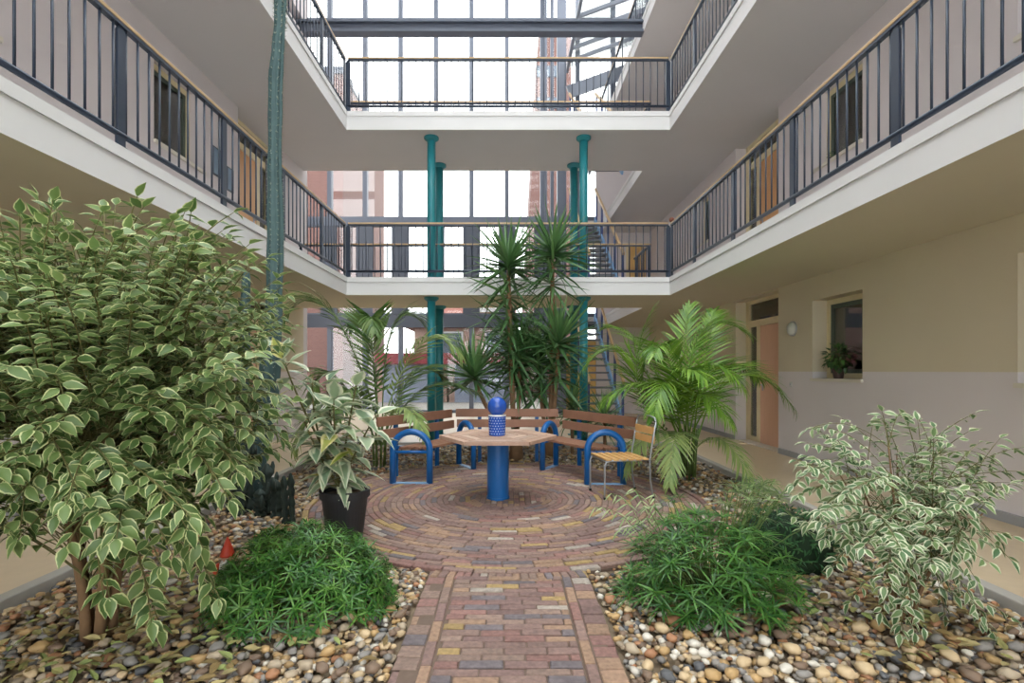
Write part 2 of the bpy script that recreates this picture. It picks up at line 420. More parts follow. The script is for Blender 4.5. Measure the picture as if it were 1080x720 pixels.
def door_unit(sx, y0, y1, z0, z1, lv):
    global ndoor; ndoor += 1
    xg = sx*(XW+.19)
    def bx(b, xa, ya, za, xb, yb, zb, **k): x0_, x1_ = sorted((xa, xb)); b.box(x0_, ya, za, x1_, yb, zb, **k)
    ys = y0+.99; zt = z0+2.06          # leaf from y0+.07 to ys, narrow side light beyond
    f = MB()
    bx(f, xg, y0, z0, xg+sx*.07, y0+.06, z1); bx(f, xg, y1-.13, z0, xg+sx*.07, y1, z1)
    bx(f, xg, ys, z0, xg+sx*.07, ys+.1, zt); bx(f, xg, y0+.06, zt, xg+sx*.07, y1-.13, zt+.11)
    bx(f, xg, y0+.06, z1-.06, xg+sx*.07, y1-.13, z1); bx(f, xg, ys+.1, z0, xg+sx*.07, y1-.13, z0+.1)
    o = struct(f.build('door_%d' % ndoor, M['frame']))
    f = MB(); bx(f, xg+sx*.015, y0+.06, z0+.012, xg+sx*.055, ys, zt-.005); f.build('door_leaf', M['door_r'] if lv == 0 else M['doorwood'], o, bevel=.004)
    f = MB(); bx(f, xg+sx*.03, ys+.1, z0+.1, xg+sx*.036, y1-.13, zt); f.build('side_light', M['wglass'], o)
    f = MB(); bx(f, xg+sx*.03, y0+.06, zt+.11, xg+sx*.036, y1-.13, z1-.06); f.build('transom_light', M['wglass'], o)
    f = MB(); yy = ys-.09
    f.tube([(xg+sx*.015, yy, z0+1.03), (xg-sx*.045, yy, z0+1.03), (xg-sx*.05, yy-.03, z0+1.03), (xg-sx*.05, yy-.12, z0+1.03)], .01)
    bx(f, xg+sx*.008, yy-.02, z0+.93, xg+sx*.016, yy+.02, z0+1.12); f.build('door_handle', M['chrome'], o)
    f = MB(); bx(f, sx*(XW+.0), y0, z0-.0, xg, y1-.13, z0+.02); f.build('threshold', M['sill'], o)
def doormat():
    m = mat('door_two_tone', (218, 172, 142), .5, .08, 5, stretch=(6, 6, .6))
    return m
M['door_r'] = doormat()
M['roofbar'] = mat('light_steel', (132, 138, 150), .45, .05, 3)
for sx in (-1, 1):
    for lv, zf, zc in ((0, .03, Z1b), (1, Z1, Z2b), (2, Z2, Z3b)):
        for y0, y1 in (WINL if sx < 0 else (WINS if lv else WINS[:2])): window_unit(sx, y0, y1, zf+1.17, zf+2.24)
        door_unit(sx, DOOR[0], DOOR[1], zf, min(zf+2.53, zc), lv)

# ------------------------------------------------------------------ glass facade of the hall
MX = [-.04+1.07*k for k in range(-6, 7)]
b = MB()
for x in MX:
    b.box(x-.063, YF-.09, 0, x+.063, YF+.09, 13.2)
for z, h in ((.0, .12), (11.85, .09), (13.1, .12), (5.66, .29), (2.62, .42)):
    b.box(-7.1, YF-.07, z, 7.1, YF+.07, z+h)
fac = struct(b.build('window_facade', M['steel']))
b = MB(); b.box(-7.1, YF-.006, .12, 7.1, YF+.006, 13.1); b.build('pane', M['glass'], fac)
b = MB(); b.box(-7.1, YF-.135, 2.6, 7.1, YF-.095, 2.99); b.build('floor_band', M['steel_dark'], fac)
for x in MX[:-5]:
    b = MB(); b.box(x-.25, YF-.14, 3.0, x+.25, YF-.095, 5.66); b.build('spandrel_panel', M['steel_dark'], fac)
# steel posts of the lift shaft beside the stairs
for i, (x, w, y) in enumerate(((1.57, .26, 15.1), (1.30, .10, 15.2), (1.12, .07, 15.25))):
    b = MB(); b.box(x-w/2, y-w/2, .03, x+w/2, y+w/2, 13.1)
    tag(b.build('steel_post', M['steel']), ['thick grey steel post at the left side of the stairs, against the glass', 'thin grey steel post just left of the thick stair post', 'thinnest grey steel post between facade bar and stair posts'][i], 'post')
# cross beam
b = MB(); b.box(-7.1, YB1-.1, 8.2, XE+.02, YB1+.1, 8.25); b.box(-7.1, YB1-.02, 8.25, XE+.02, YB1+.02, 8.4); b.box(-7.1, YB1-.1, 8.4, XE+.02, YB1+.1, 8.45)
struct(b.build('beam', M['steel']))
# roofs of glass with their bars
b = MB()
for y in [YN+1.3*k for k in range(11)]: b.box(-XW, y-.03, 11.2, XW, y+.03, 11.32)
for x in (-XE, 0, XE): b.box(x-.05, YN, 11.1, x+.05, YB1, 11.2)
rf = struct(b.build('ceiling_glass_roof', M['steel']))
b = MB(); b.box(-XW, YN, 11.33, XW, YB1, 11.34); b.build('pane', M['glass'], rf)
for sx, nm in ((-1, 'left'), (1, 'right')):
    b = MB(); x0, x1 = sorted((sx*XW, sx*5.3)); b.box(x0, YN, 11.3, x1, YB1+.3, 11.5); struct(b.build('ceiling_edge_'+nm, M['white']))
b = MB()
for x in MX[:8]: b.box(x-.03, YB1, 13.2, x+.03, YF, 13.32)
for y in (11.5, 13.5): b.box(-7.1, y-.05, 13.1, 1.7, y+.05, 13.2)
rf = struct(b.build('ceiling_hall_roof', M['steel']))
b = MB(); b.box(-7.1, YB1, 13.33, 1.7, YF+.1, 13.34); b.build('pane', M['glass'], rf)
b = MB()
rz = lambda x: 9.71+.366*x
for y in (10.5, 11.8, 13.1, 14.4, 15.0): b.bar((1.8, y, rz(1.8)), (5.2, y, rz(5.2)), .06, .09, up=V((0, 0, 1)))
b.bar((1.8, 13.75, rz(1.8)-.1), (5.2, 13.75, rz(5.2)-.1), .2, .12)
b.bar((1.8, 15.3, rz(1.8)-.75), (5.2, 15.3, rz(5.2)-.75), .1, .36)
b.box(1.74, 10.5, rz(1.8)-.06, 1.82, YF, rz(1.8)+.06)
rf = struct(b.build('ceiling_sloped_roof', M['roofbar']))
b = MB(); x0, x1 = 1.76, 5.2
b.add([(x0, 10.5, rz(x0)+.07), (x1, 10.5, rz(x1)+.07), (x1, YF, rz(x1)+.07), (x0, YF, rz(x0)+.07), (x0, 10.5, rz(x0)+.08), (x1, 10.5, rz(x1)+.08), (x1, YF, rz(x1)+.08), (x0, YF, rz(x0)+.08)],
      [(3, 2, 1, 0), (4, 5, 6, 7), (0, 1, 5, 4), (1, 2, 6, 5), (2, 3, 7, 6), (3, 0, 4, 7)]); b.build('pane', M['glass'], rf)

# ------------------------------------------------------------------ railings
def railing(label, p0, p1, z, posts, ends=(True, True), mid=None, wide=True, knob=False):
    p0 = V((*p0, z)); p1 = V((*p1, z)); d = (p1-p0); Ln = d.length; d.normalize()
    t = thing('railing', label, 'railing', p0)
    up = V((0, 0, 1)); hz = .94
    b = MB(); b.bar(p0+up*(hz-.015), p1+up*(hz-.015), .052, .03); b.build('handrail', M['wood_rail'], t, bevel=.006)
    b = MB(); b.bar(p0+up*(hz-.042), p1+up*(hz-.042), .045, .024); b.build('top_bar', M['rail'], t)
    b = MB(); b.tube([p0+up*.11, p1+up*.11], .022, 8); b.build('bottom_rail', M['rail'], t, smooth=True)
    def post():
        q = MB(); w = .075 if wide else .05
        ax = d
        q.bar((0, 0, .0), (0, 0, hz-.09), w, .022, up=V((-d.y, d.x, 0)))
        q.bar((0, 0, hz-.09), (0, 0, hz-.05), w, .022, up=V((-d.y, d.x, 0)), w2=w*.45)
        q.box(-.03, -.03, 0, .03, .03, .02)
        return q
    src = None
    for s in posts:
        off = d*s
        if src is None:
            src = post().build('post', M['rail'], t, org=V((0, 0, 0))); src.location = off
        else: inst(src, t, off)
    n = max(2, int(Ln/.12)); bs = None
    for i in range(n):
        s = (i+.5)*Ln/n
        if any(abs(s-q) < .035 for q in posts): continue
        if bs is None:
            q = MB(); q.tube([(0, 0, .11), (0, 0, hz-.05)], .0085, 6); bs = q.build('baluster', M['rail'], t, smooth=True, org=V((0, 0, 0))); bs.location = d*s
        else: inst(bs, t, d*s)
    if knob:
        b = MB(); b.sphere(p0+up*(hz+.05), .045); b.tube([p0+up*(hz-.01), p0+up*(hz+.02)], .012); b.build('knob', mat('knob_wood', (120, 62, 42), .4), t, smooth=True)
    return t
edge = .045
py = [7.69, 6.36, 5.03, 3.69, 2.36, 1.03]
yst = .3
for lv, z, w in ((1, Z1+.012, 'first'), (2, Z2+.012, 'second')):
    for sx, nm in ((-1, 'left'), (1, 'right')):
        railing('dark railing of the %s gallery along the %s side of the court' % ('lower' if lv == 1 else 'upper', nm), (sx*(XE+edge), YB0+edge), (sx*(XE+edge), yst), z, [0.0]+[YB0+edge-y for y in py], knob=(lv == 1 and sx > 0))
    railing('dark railing across the front of the %s bridge' % ('lower' if lv == 1 else 'upper'), (-XE-edge+.06, YB0+edge), (XE+edge-.06, YB0+edge), z, [.0, 2*XE+2*edge-.12])
    railing('dark railing with pale handrail along the rear of the %s bridge' % ('lower' if lv == 1 else 'upper'), (-4.15, YB1-.35), (2.83, YB1-.35), z-.012, [.04, 6.94], wide=False)
railing('top gallery railing above the upper bridge, right of the glass roof', (XE+edge, YF-.2), (XE+edge, 4.0), Z3+.012, [.1+1.33*k for k in range(9)])
for lv, z in ((1, Z1), (2, Z2)):
    railing('short railing beside the stair head on the %s bridge, seen edge on' % ('lower' if lv == 1 else 'upper'), (2.80, YB1-.3), (2.80, 11.35), z, [.85], wide=False)

# ------------------------------------------------------------------ teal columns
def column(x, y, z0, z1, r, label):
    t = thing('steel_column', label, 'column', (x, y, z0))
    b = MB(); b.tube([(x, y, z0), (x, y, z1-.02)], r, 20); b.build('shaft', M['teal'], t, smooth=True)
    b = MB(); b.lathe([(r*1.1, -.07), (r*1.75, -.03), (r*1.75, 0)], (x, y, z1-.0), 20); b.build('capital', M['teal'], t)
    b = MB(); b.lathe([(r*1.6, 0), (r*1.6, .015)], (x, y, z0), 20); b.build('base_plate', M['teal'], t)
for x, s in ((-1.35, 'left'), (1.325, 'right')):
    column(x, 9.0, Z1, Z2b, .074, 'bright teal column, %s one of the front pair on the lower bridge' % s)
    column(x, 9.0, .03, Z1b, .074, 'bright teal column standing on the ground, front %s under the lower bridge' % s)
for x, s in ((-1.37, 'left'), (1.31, 'right')):
    column(x, 10.3 if False else 10.2, Z1, Z2b, .078, 'darker teal column just behind the %s front column on the lower bridge' % s)
    column(x, 10.2, .03, Z1b, .078, 'teal column standing on the ground, rear %s under the lower bridge' % s)

# ------------------------------------------------------------------ stairs
def stairs(z0, z1, label):
    t = thing('staircase', label, 'stairs', (2.1, 11.4, z0))
    n = 15; dy = 3.5/n; dz = (z1-z0)/(n+1); src = None
    for i in range(n):
        p = V((2.16, 11.4+dy*(i+.5), z0+dz*(i+1)))
        if src is None:
            q = MB(); q.box(-.33, -.15, -.045, .35, .13, 0); src = q.build('tread', M['tread'], t, org=V((0, 0, 0))); src.location = p-V((2.1, 11.4, z0))
        else: inst(src, t, p-V((2.1, 11.4, z0)))
    for x in (1.81, 2.53):
        b = MB(); b.bar((x, 11.3, z0+.05), (x, 15.0, z1-.02), .04, .24, up=V((0, -.6, .8))); b.build('stringer', M['plate'] if x > 2 else M['rail'], t)
    for x in (2.55, 1.79):
        b = MB(); b.bar((x, 11.3, z0+1.0), (x, 15.0, z1+.92), .05, .06); b.build('handrail', M['wood_rail'], t)
        for k in range(5):
            y = 11.4+.85*k; zz = z0+(z1-z0)*(y-11.3)/3.7
            b = MB(); b.box(x-.02, y-.05, zz, x+.02, y+.05, zz+.93); b.build('post', M['blue_dark'], t)
    b = MB(); b.box(1.76, 15.0, z1-.12, 2.74, 15.18, z1); b.build('landing', M['soffit'], t)
stairs(.03, Z1, 'open stairs rising from the ground behind the right palm')
stairs(Z1, Z2, 'open stairs with blue posts and pale handrail rising from the lower bridge')
stairs(Z2, Z3, 'open stairs rising from the upper bridge to the top gallery')
b = MB(); b.box(2.62, 15.22, .0, 5.2, 15.38, Z3b); struct(b.build('wall_hall_back', M['wall']))
b = MB(); b.box(1.72, 15.2, .03, 2.6, 15.38, 2.1); b.box(1.72, 15.19, 2.1, 2.6, 15.38, 2.2); struct(b.build('trim_hall_panel', M['tan']))
b = MB(); b.box(3.6, 15.17, Z1, 4.1, 15.22, Z1+2.1); o = struct(b.build('door_hall', M['tan'])); b = MB(); b.box(3.5, 15.18, Z1, 3.6, 15.22, Z1+2.2); b.box(3.6, 15.18, Z1+2.1, 4.1, 15.22, Z1+2.2); b.build('door_frame', M['frame'], o)

# ------------------------------------------------------------------ outside
b = MB(); b.box(-40, YF+.2, -.3, 40, 70, -.05); struct(b.build('ground_outside', M['asphalt']))
def house_window(b, x, y, z, w, h):
    pass
bd = thing('apartment_building', 'tall brick building outside, seen through the glass at far left', 'building', (-11, 25, -.05))
b = MB(); b.box(-16, 24, -.05, -7.75, 32, 15.2); b.build('wall', M['brick'], bd)
b = MB(); b.box(-16.1, 23.9, 15.2, -7.65, 32.1, 15.5); b.build('roof', M['steel_dark'], bd)
for zz in (3.2, 6.4, 9.6, 12.8):
    for xx in (-14.5, -12):
        b = MB(); b.box(xx, 23.9, zz, xx+1.2, 23.99, zz+1.5); w_ = b.build('window', M['winwhite'], bd)
        b = MB(); b.box(xx+.1, 23.87, zz+.1, xx+1.1, 23.9, zz+1.4); b.build('pane', M['winglass'], w_)
tw = thing('brick_tower', 'brick tower block outside, behind the glass left of the stairs', 'building', (2.5, 27, -.05))
b = MB()
b.add([(.55, 26, -.05), (3.2, 26, -.05), (3.2, 31, -.05), (.55, 31, -.05), (1.6, 26, 19), (3.2, 26, 19), (3.2, 31, 19), (1.6, 31, 19)], [(3, 2, 1, 0), (4, 5, 6, 7), (0, 1, 5, 4), (1, 2, 6, 5), (2, 3, 7, 6), (3, 0, 4, 7)])
b.build('wall', M['brick'], tw)
for zz in (13.2, 14.6, 16.2):
    b = MB(); b.box(1.45, 25.92, zz, 2.6, 25.99, zz+.55); b.build('window', M['winglass'], tw)
hs = thing('terraced_house', 'terraced house with red tiled roof outside behind the ground floor glass', 'house', (-2, 30, -.05))
b = MB(); b.box(-5.5, 30, -.05, .3, 37, 3.9); b.build('wall', M['render'], hs)
b = MB(); b.add([(-6, 29.6, 3.8), (.5, 29.6, 3.8), (.5, 37.4, 3.8), (-6, 37.4, 3.8), (-3.2, 33.5, 6.4), (.5, 33.5, 6.4)], [(0, 1, 5, 4), (2, 3, 4, 5), (3, 0, 4), (1, 2, 5), (3, 2, 1, 0)])
b.build('roof', M['roof'], hs)
for xx in (-3.9, -1.3):
    b = MB(); b.box(xx-.06, 29.9, 2.1, xx+1.26, 29.99, 3.6); w_ = b.build('window', M['winwhite'], hs)
    b = MB(); b.box(xx+.04, 29.86, 2.2, xx+1.16, 29.9, 3.5); b.build('pane', M['winglass'], w_)
b = MB(); b.box(-1.9, 31.2, 4.4, -.3, 33.2, 6.1); b.build('dormer', M['winwhite'], hs)
for i, (x, w) in enumerate(((-5.4, 2.5), (-2.3, 2.5), (2.6, 2.4))):
    g = thing('garage', ['left', 'middle', 'right'][i]+' one of the pale garages with a red canopy outside the glass', 'garage', (x, 22, -.05), 'garages across the yard')
    b = MB(); b.box(x-.25, 22.1, -.05, x+w+.25, 25, 2.0); b.build('wall', M['render'], g)
    b = MB(); b.box(x, 22.0, -.05, x+w, 22.09, 1.55); b.build('door', M['garage'], g)
    b = MB(); b.box(x-.3, 21.4, 1.6, x+w+.3, 25.1, 2.05); b.build('canopy', M['awning'], g)
def bare_tree(x, y, h, label, seed):
    rr = random.Random(seed)
    t = thing('bare_tree', label, 'tree', (x, y, -.05), 'bare trees beyond the glass')
    tr = MB(); tr.tube([(x, y, -.05), (x+.05, y, h*.3), (x-.03, y, h*.55)], [.16, .13, .1], 8); tr.build('trunk', M['bare'], t, smooth=True)
    br = MB()
    def grow(p, d, ln, r, k):
        q = p+d*ln; m_ = p+d*ln*.5+V((rr.uniform(-1, 1), rr.uniform(-1, 1), rr.uniform(-.3, 1)))*ln*.06
        br.tube([p, m_, q], [r, r*.8, r*.6], 5)
        if k == 0: return
        for _ in range(3):
            nd = (d+V((rr.uniform(-1, 1), rr.uniform(-1, 1), rr.uniform(-.2, .7)))*.75).normalized()
            grow(p.lerp(q, rr.uniform(.55, 1)), nd, ln*rr.uniform(.6, .8), r*.55, k-1)
    for _ in range(5):
        grow(V((x, y, h*rr.uniform(.35, .55))), V((rr.uniform(-1, 1), rr.uniform(-1, 1), 1.2)).normalized(), h*.22, .06, 4)
    br.build('branches', M['bare'], t)
bare_tree(-5.6, 19.0, 5.2, 'bare pollarded tree close to the glass at the left', 3)
bare_tree(-9.5, 38, 9, 'bare tree beyond the roofs, behind the left facade panels', 4)
bare_tree(-6.4, 46, 10.5, 'distant bare tree behind the house, left of the left columns', 5)
bare_tree(-.6, 54, 9.5, 'distant bare tree behind the house, right of the left columns', 6)

# ------------------------------------------------------------------ brick paving
def bcol():
    r = R.random(); k = R.uniform(.86, 1.1)
    if r < .085: c = (164, 138, 92)
    elif r < .13: c = (114, 104, 106)
    elif r < .155: c = (170, 158, 146)
    elif r < .27: c = (142, 106, 98)
    elif r < .42: c = (156, 126, 104)
    else: c = R.choice([(134, 108, 100), (140, 114, 104), (128, 102, 96), (142, 118, 106)])
    return tuple(min(1, x*k) for x in srgb(c))
def brick(b, c, ang, l, w, z0, z1):
    ca, sa = math.cos(ang), math.sin(ang); q = []
    j = .004
    for sx, sy, zz, sh in ((-1, -1, z0, 0), (1, -1, z0, 0), (1, 1, z0, 0), (-1, 1, z0, 0), (-1, -1, z1-.005, 0), (1, -1, z1-.005, 0), (1, 1, z1-.005, 0), (-1, 1, z1-.005, 0), (-1, -1, z1, j), (1, -1, z1, j), (1, 1, z1, j), (-1, 1, z1, j)):
        x = sx*(l/2-sh); y = sy*(w/2-sh); q.append((c[0]+x*ca-y*sa, c[1]+x*sa+y*ca, zz))
    b.add(q, [(8, 9, 10, 11), (0, 1, 5, 4), (1, 2, 6, 5), (2, 3, 7, 6), (3, 0, 4, 7), (4, 5, 9, 8), (5, 6, 10, 9), (6, 7, 11, 10), (7, 4, 8, 11)], bcol())
RC, YC = 1.95, 5.2
b = MB(); r = RC-.03
while r > .30:
    n = max(6, int(2*PI*r/.205)); a0 = R.random()*6
    for i in range(n):
        a = a0+2*PI*i/n
        z = .012+R.uniform(-.004, .004)+(.012 if r > RC-.04 else 0)
        brick(b, (r*math.cos(a), YC+r*math.sin(a)), a+PI/2+R.uniform(-.02, .02), 2*PI*r/n-.008, .049, -.06, z)
    r -= .056
for iy in range(-3, 3):
    for ix in range(-6, 6):
        x, y = ix*.056+.028, iy*.112+.056
        if math.hypot(x, y) < .33: brick(b, (x, YC+y), PI/2, .104, .049, -.06, .012+R.uniform(-.003, .003))
struct(b.build('path_circle', M['brickvc']))
b = MB(); b.lathe([(RC, -.04), (RC, .0), (RC-.01, .003)], (0, YC, 0), 64); b.box(-.47, .2, -.04, .47, 3.3, .001); struct(b.build('path_bed', mat('mortar_sand', (112, 94, 82), .95, .2, 30)))
b = MB(); y = 3.19; row = 0
while y > .2:
    off = (row % 2)*.1+R.uniform(-.02, .02); x = -.33-off
    while x < .33:
        x1 = min(x+.2, .33); x0 = max(x, -.33)
        if x1-x0 > .03: brick(b, ((x0+x1)/2, y+R.uniform(-.002, .002)), R.uniform(-.012, .012), x1-x0-.007, .049, -.06, .01+R.uniform(-.005, .004))
        x += .2
    y -= .055; row += 1
for sx in (-1, 1):
    y = 3.25
    while y > .2:
        brick(b, (sx*.362, y-.1), PI/2+R.uniform(-.015, .015), .194, .049, -.06, .012+R.uniform(-.004, .004)); y -= .2
    y = 3.27
    while y > .2:
        brick(b, (sx*.45, y), R.uniform(-.06, .06), .11, .09, -.06, .008+R.uniform(-.008, .004)); y -= .1
for i in range(-9, 10):
    a = -PI/2+i*.026
    brick(b, ((RC+.035)*math.cos(a), YC+(RC+.035)*math.sin(a)), a, .1, .046, -.06, .012)
struct(b.build('path_straight', M['brickvc']))

# ------------------------------------------------------------------ pebbles
PC = [('ochre', (186, 152, 104)), ('grey', (140, 134, 128)), ('white', (214, 206, 192)), ('brown', (126, 104, 86)), ('buff', (178, 160, 136)), ('rust', (168, 120, 86)), ('charcoal', (92, 92, 94)), ('sand', (202, 176, 138))]
PM = [mat(n+'_stone', c, .6, .2, 25, .12) for n, c in PC]
def ico(sub):
    import bmesh
    bm = bmesh.new(); bmesh.ops.create_icosphere(bm, subdivisions=sub, radius=1)
    vs = [v.co.copy() for v in bm.verts]; fs = [tuple(v.index for v in f.verts) for f in bm.faces]; bm.free(); return vs, fs
I2, I1 = ico(2), ico(1)
def stone(vs, seed):
    o = V((seed*3.1, seed*1.7, seed*.9)); out = []
    for v in vs: out.append(v*(1+.42*noise.noise(v*1.25+o)+.16*noise.noise(v*2.9+o)))
    return out
pm = {}
for k in range(7):
    sv = stone(I2[0], k+1); ax = (1, R.uniform(.68, .9), R.uniform(.48, .66))
    for ci in range(len(PC)):
        me = bpy.data.meshes.new('pebble'); me.from_pydata([(v.x*ax[0], v.y*ax[1], v.z*ax[2]) for v in sv], [], I2[1]); me.materials.append(PM[ci])
        me.polygons.foreach_set('use_smooth', [True]*len(me.polygons)); pm[k, ci] = me
def on_paving(x, y, m=0.):
    if math.hypot(x, y-YC) < RC+m: return True
    return abs(x) < .51+m and y < 3.4
placed = []
# trunk, bush and pot positions to stay clear of
FIC, FIC2 = V((-2.0, 2.5, 0)), V((2.06, 2.66, 0))
n = 0; tries = 0
wts = [19, 17, 11, 14, 20, 8, 6, 16]
while n < 300 and tries < 60000:
    tries += 1
    y = 2.14+(R.random()**1.4)*.95; lim = min(2.6, y*1.0)
    x = R.uniform(.56, lim)*R.choice((-1, 1)); r = R.uniform(.024, .042)
    if on_paving(x, y, r) or (V((x, y, 0))-FIC).length < .12 or (V((x, y, 0))-FIC2).length < .1: continue
    if any((x-p[0])**2+(y-p[1])**2 < ((r+p[2])*.98)**2 for p in placed): continue
    placed.append((x, y, r)); n += 1
    ci = R.choices(range(8), wts)[0]
    o = bpy.data.objects.new('pebble', pm[R.randrange(7), ci]); C.objects.link(o)
    o.location = (x, y, .012+r*.42); o.rotation_euler = (R.uniform(-.15, .15), R.uniform(-.15, .15), R.uniform(0, 6.3)); o.scale = (r,)*3
    side = 'left' if x < 0 else 'right'
    tag(o, '%s pebble lying loose on the %s gravel bed beside the brick path' % (PC[ci][0], side), 'pebble', '%s pebbles on the %s bed' % (PC[ci][0], side))
st = [stone(I1[0], 20+k) for k in range(10)]
b = MB()
cnt = 0
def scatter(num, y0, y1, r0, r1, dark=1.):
    global cnt
    for _ in range(num):
        y = R.uniform(y0, y1); x = R.uniform(-2.72, 2.72)
        if abs(x) > y*1.06+.15 and y < 2.6: continue
        r = R.uniform(r0, r1)
        if on_paving(x, y, r*.4): continue
        s = st[R.randrange(10)]; a = R.uniform(0, 6.3); ca, sa = math.cos(a), math.sin(a); fx, fy, fz = 1, R.uniform(.65, .95), R.uniform(.45, .7)
        zc = R.uniform(-.008, .012)
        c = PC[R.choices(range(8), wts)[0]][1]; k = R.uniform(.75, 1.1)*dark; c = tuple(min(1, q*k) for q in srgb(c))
        b.add([(x+(v.x*ca*fx-v.y*sa*fy)*r, y+(v.x*sa*fx+v.y*ca*fy)*r, zc+v.z*fz*r) for v in s], I1[1], c)
        cnt += 1
scatter(9500, 1.75, 3.6, .015, .031)
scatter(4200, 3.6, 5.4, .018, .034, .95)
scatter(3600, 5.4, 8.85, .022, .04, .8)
tag(b.build('gravel', M['pebvc'], smooth=True), 'mixed small gravel stones filling the beds around the paving', 'gravel', kind='stuff')
# dry fallen leaves under the trees
b = MB()
ROWS_F = [(0, .05), (.2, .75), (.45, 1), (.75, .6), (1, .03)]
for _ in range(760):
    if R.random() < .62: c = V((-1.75+R.gauss(0, .42), 2.55+R.gauss(0, .38), 0))
    elif R.random() < .6: c = V((1.9+R.gauss(0, .35), 2.75+R.gauss(0, .3), 0))
    else:
        a = R.uniform(.1, PI-.1); rr = R.uniform(2.0, 2.7); c = V((rr*math.cos(a), YC+rr*math.sin(a), 0))
    if on_paving(c.x, c.y, .05) or abs(c.x) > 2.6: continue
    c.z = R.uniform(.03, .05); a = R.uniform(0, 6.3); d = V((math.cos(a), math.sin(a), R.uniform(-.15, .25)))
    k = R.uniform(.7, 1.1); col = tuple(q*k for q in srgb(R.choice([(156, 150, 92), (176, 160, 110), (134, 112, 70), (150, 160, 96)])))
    i0 = len(b.v); b.leaf(c, d, V((R.uniform(-.4, .4), R.uniform(-.4, .4), 1)), R.uniform(.05, .09), R.uniform(.012, .02), ROWS_F, R.uniform(-.2, .3), .35, 3)
    b.c[i0:] = [col]*(len(b.v)-i0)
tag(b.build('fallen_leaves', M['leaffall']), 'dry fallen leaves strewn over the pebbles below the trees', 'leaves', kind='stuff')

# ------------------------------------------------------------------ table, pot, chair, benches
TX, TY, TZ = -.104, 5.2, .65
t = thing('hexagonal_table', 'hexagonal slatted wooden table on a thick blue pedestal', 'table', (TX, TY, 0))
b = MB(); RT = .6
rings = [(.6, .508), (.497, .408), (.397, .308), (.297, .208), (.197, .108), (.097, .0)]
for k in range(6):
    a0, a1 = k*PI/3, (k+1)*PI/3
    for ro, ri in rings:
        g = .004
        def pt(rad, a, o): return (TX+rad*math.cos(a)+o[0], TY+rad*math.sin(a)+o[1])
        am = (a0+a1)/2; tn = (-math.sin(am), math.cos(am))
        p = [pt(ro, a0, (tn[0]*g, tn[1]*g)), pt(ro, a1, (-tn[0]*g, -tn[1]*g)), pt(ri, a1, (-tn[0]*g, -tn[1]*g)), pt(ri, a0, (tn[0]*g, tn[1]*g))]
        if ri == 0: p = p[:2]+[(TX, TY)]
        kk = R.uniform(.82, 1.12); b.prism(p, TZ-.034, TZ, col=tuple(q*kk for q in srgb(R.choice([(186, 154, 134), (176, 142, 122), (192, 164, 146)]))))
b.build('tabletop', M['tablewood'], t, bevel=.003)
b = MB(); b.lathe([(.3, 0), (.3, .02)], (TX, TY, TZ-.056), 6); b.build('support_plate', M['blue'], t)
b = MB(); b.tube([(TX, TY, .0), (TX, TY, TZ-.056)], .11, 32); b.build('pedestal', M['blue'], t, smooth=False)
b = MB(); b.lathe([(.118, 0), (.118, .02)], (TX, TY, .012), 32); b.build('base_ring', M['blue'], t)
# blue pot with ball
px_, py_ = -.112, 5.18
t = thing('ceramic_lantern', 'round blue ball on a dotted blue jar standing on the table', 'lantern', (px_, py_, TZ))
b = MB(); b.lathe([(.08, 0), (.083, .01), (.088, .195), (.08, .195), (.08, .18)], (px_, py_, TZ), 32); jar = b.build('jar', M['ceramic'], t, smooth=False)
b = MB()
for iz in range(7):
    for ia in range(20):
        a = 2*PI*(ia+.5*(iz % 2))/20; z = TZ+.022+iz*.026; rr = .0835+.005*(iz*.026/.195)
        c = V((px_+rr*math.cos(a), py_+rr*math.sin(a), z)); nn = V((math.cos(a), math.sin(a), 0)); tt = V((-nn.y, nn.x, 0))
        vs = [c+nn*.0012+(tt*math.cos(q*PI/3)+V((0, 0, 1))*math.sin(q*PI/3))*.0055 for q in range(6)]
        b.add(vs, [tuple(range(6))])
b.build('dot_pattern', M['dots'], jar)
b = MB(); b.lathe([(.086, .0), (.09, .004), (.088, .014), (.07, .016)], (px_, py_, TZ+.193), 32); b.build('collar', M['collar'], t)
b = MB(); b.sphere((px_, py_, TZ+.29), .098, 28, 18); b.build('ball', M['ceramic'], t, smooth=True)

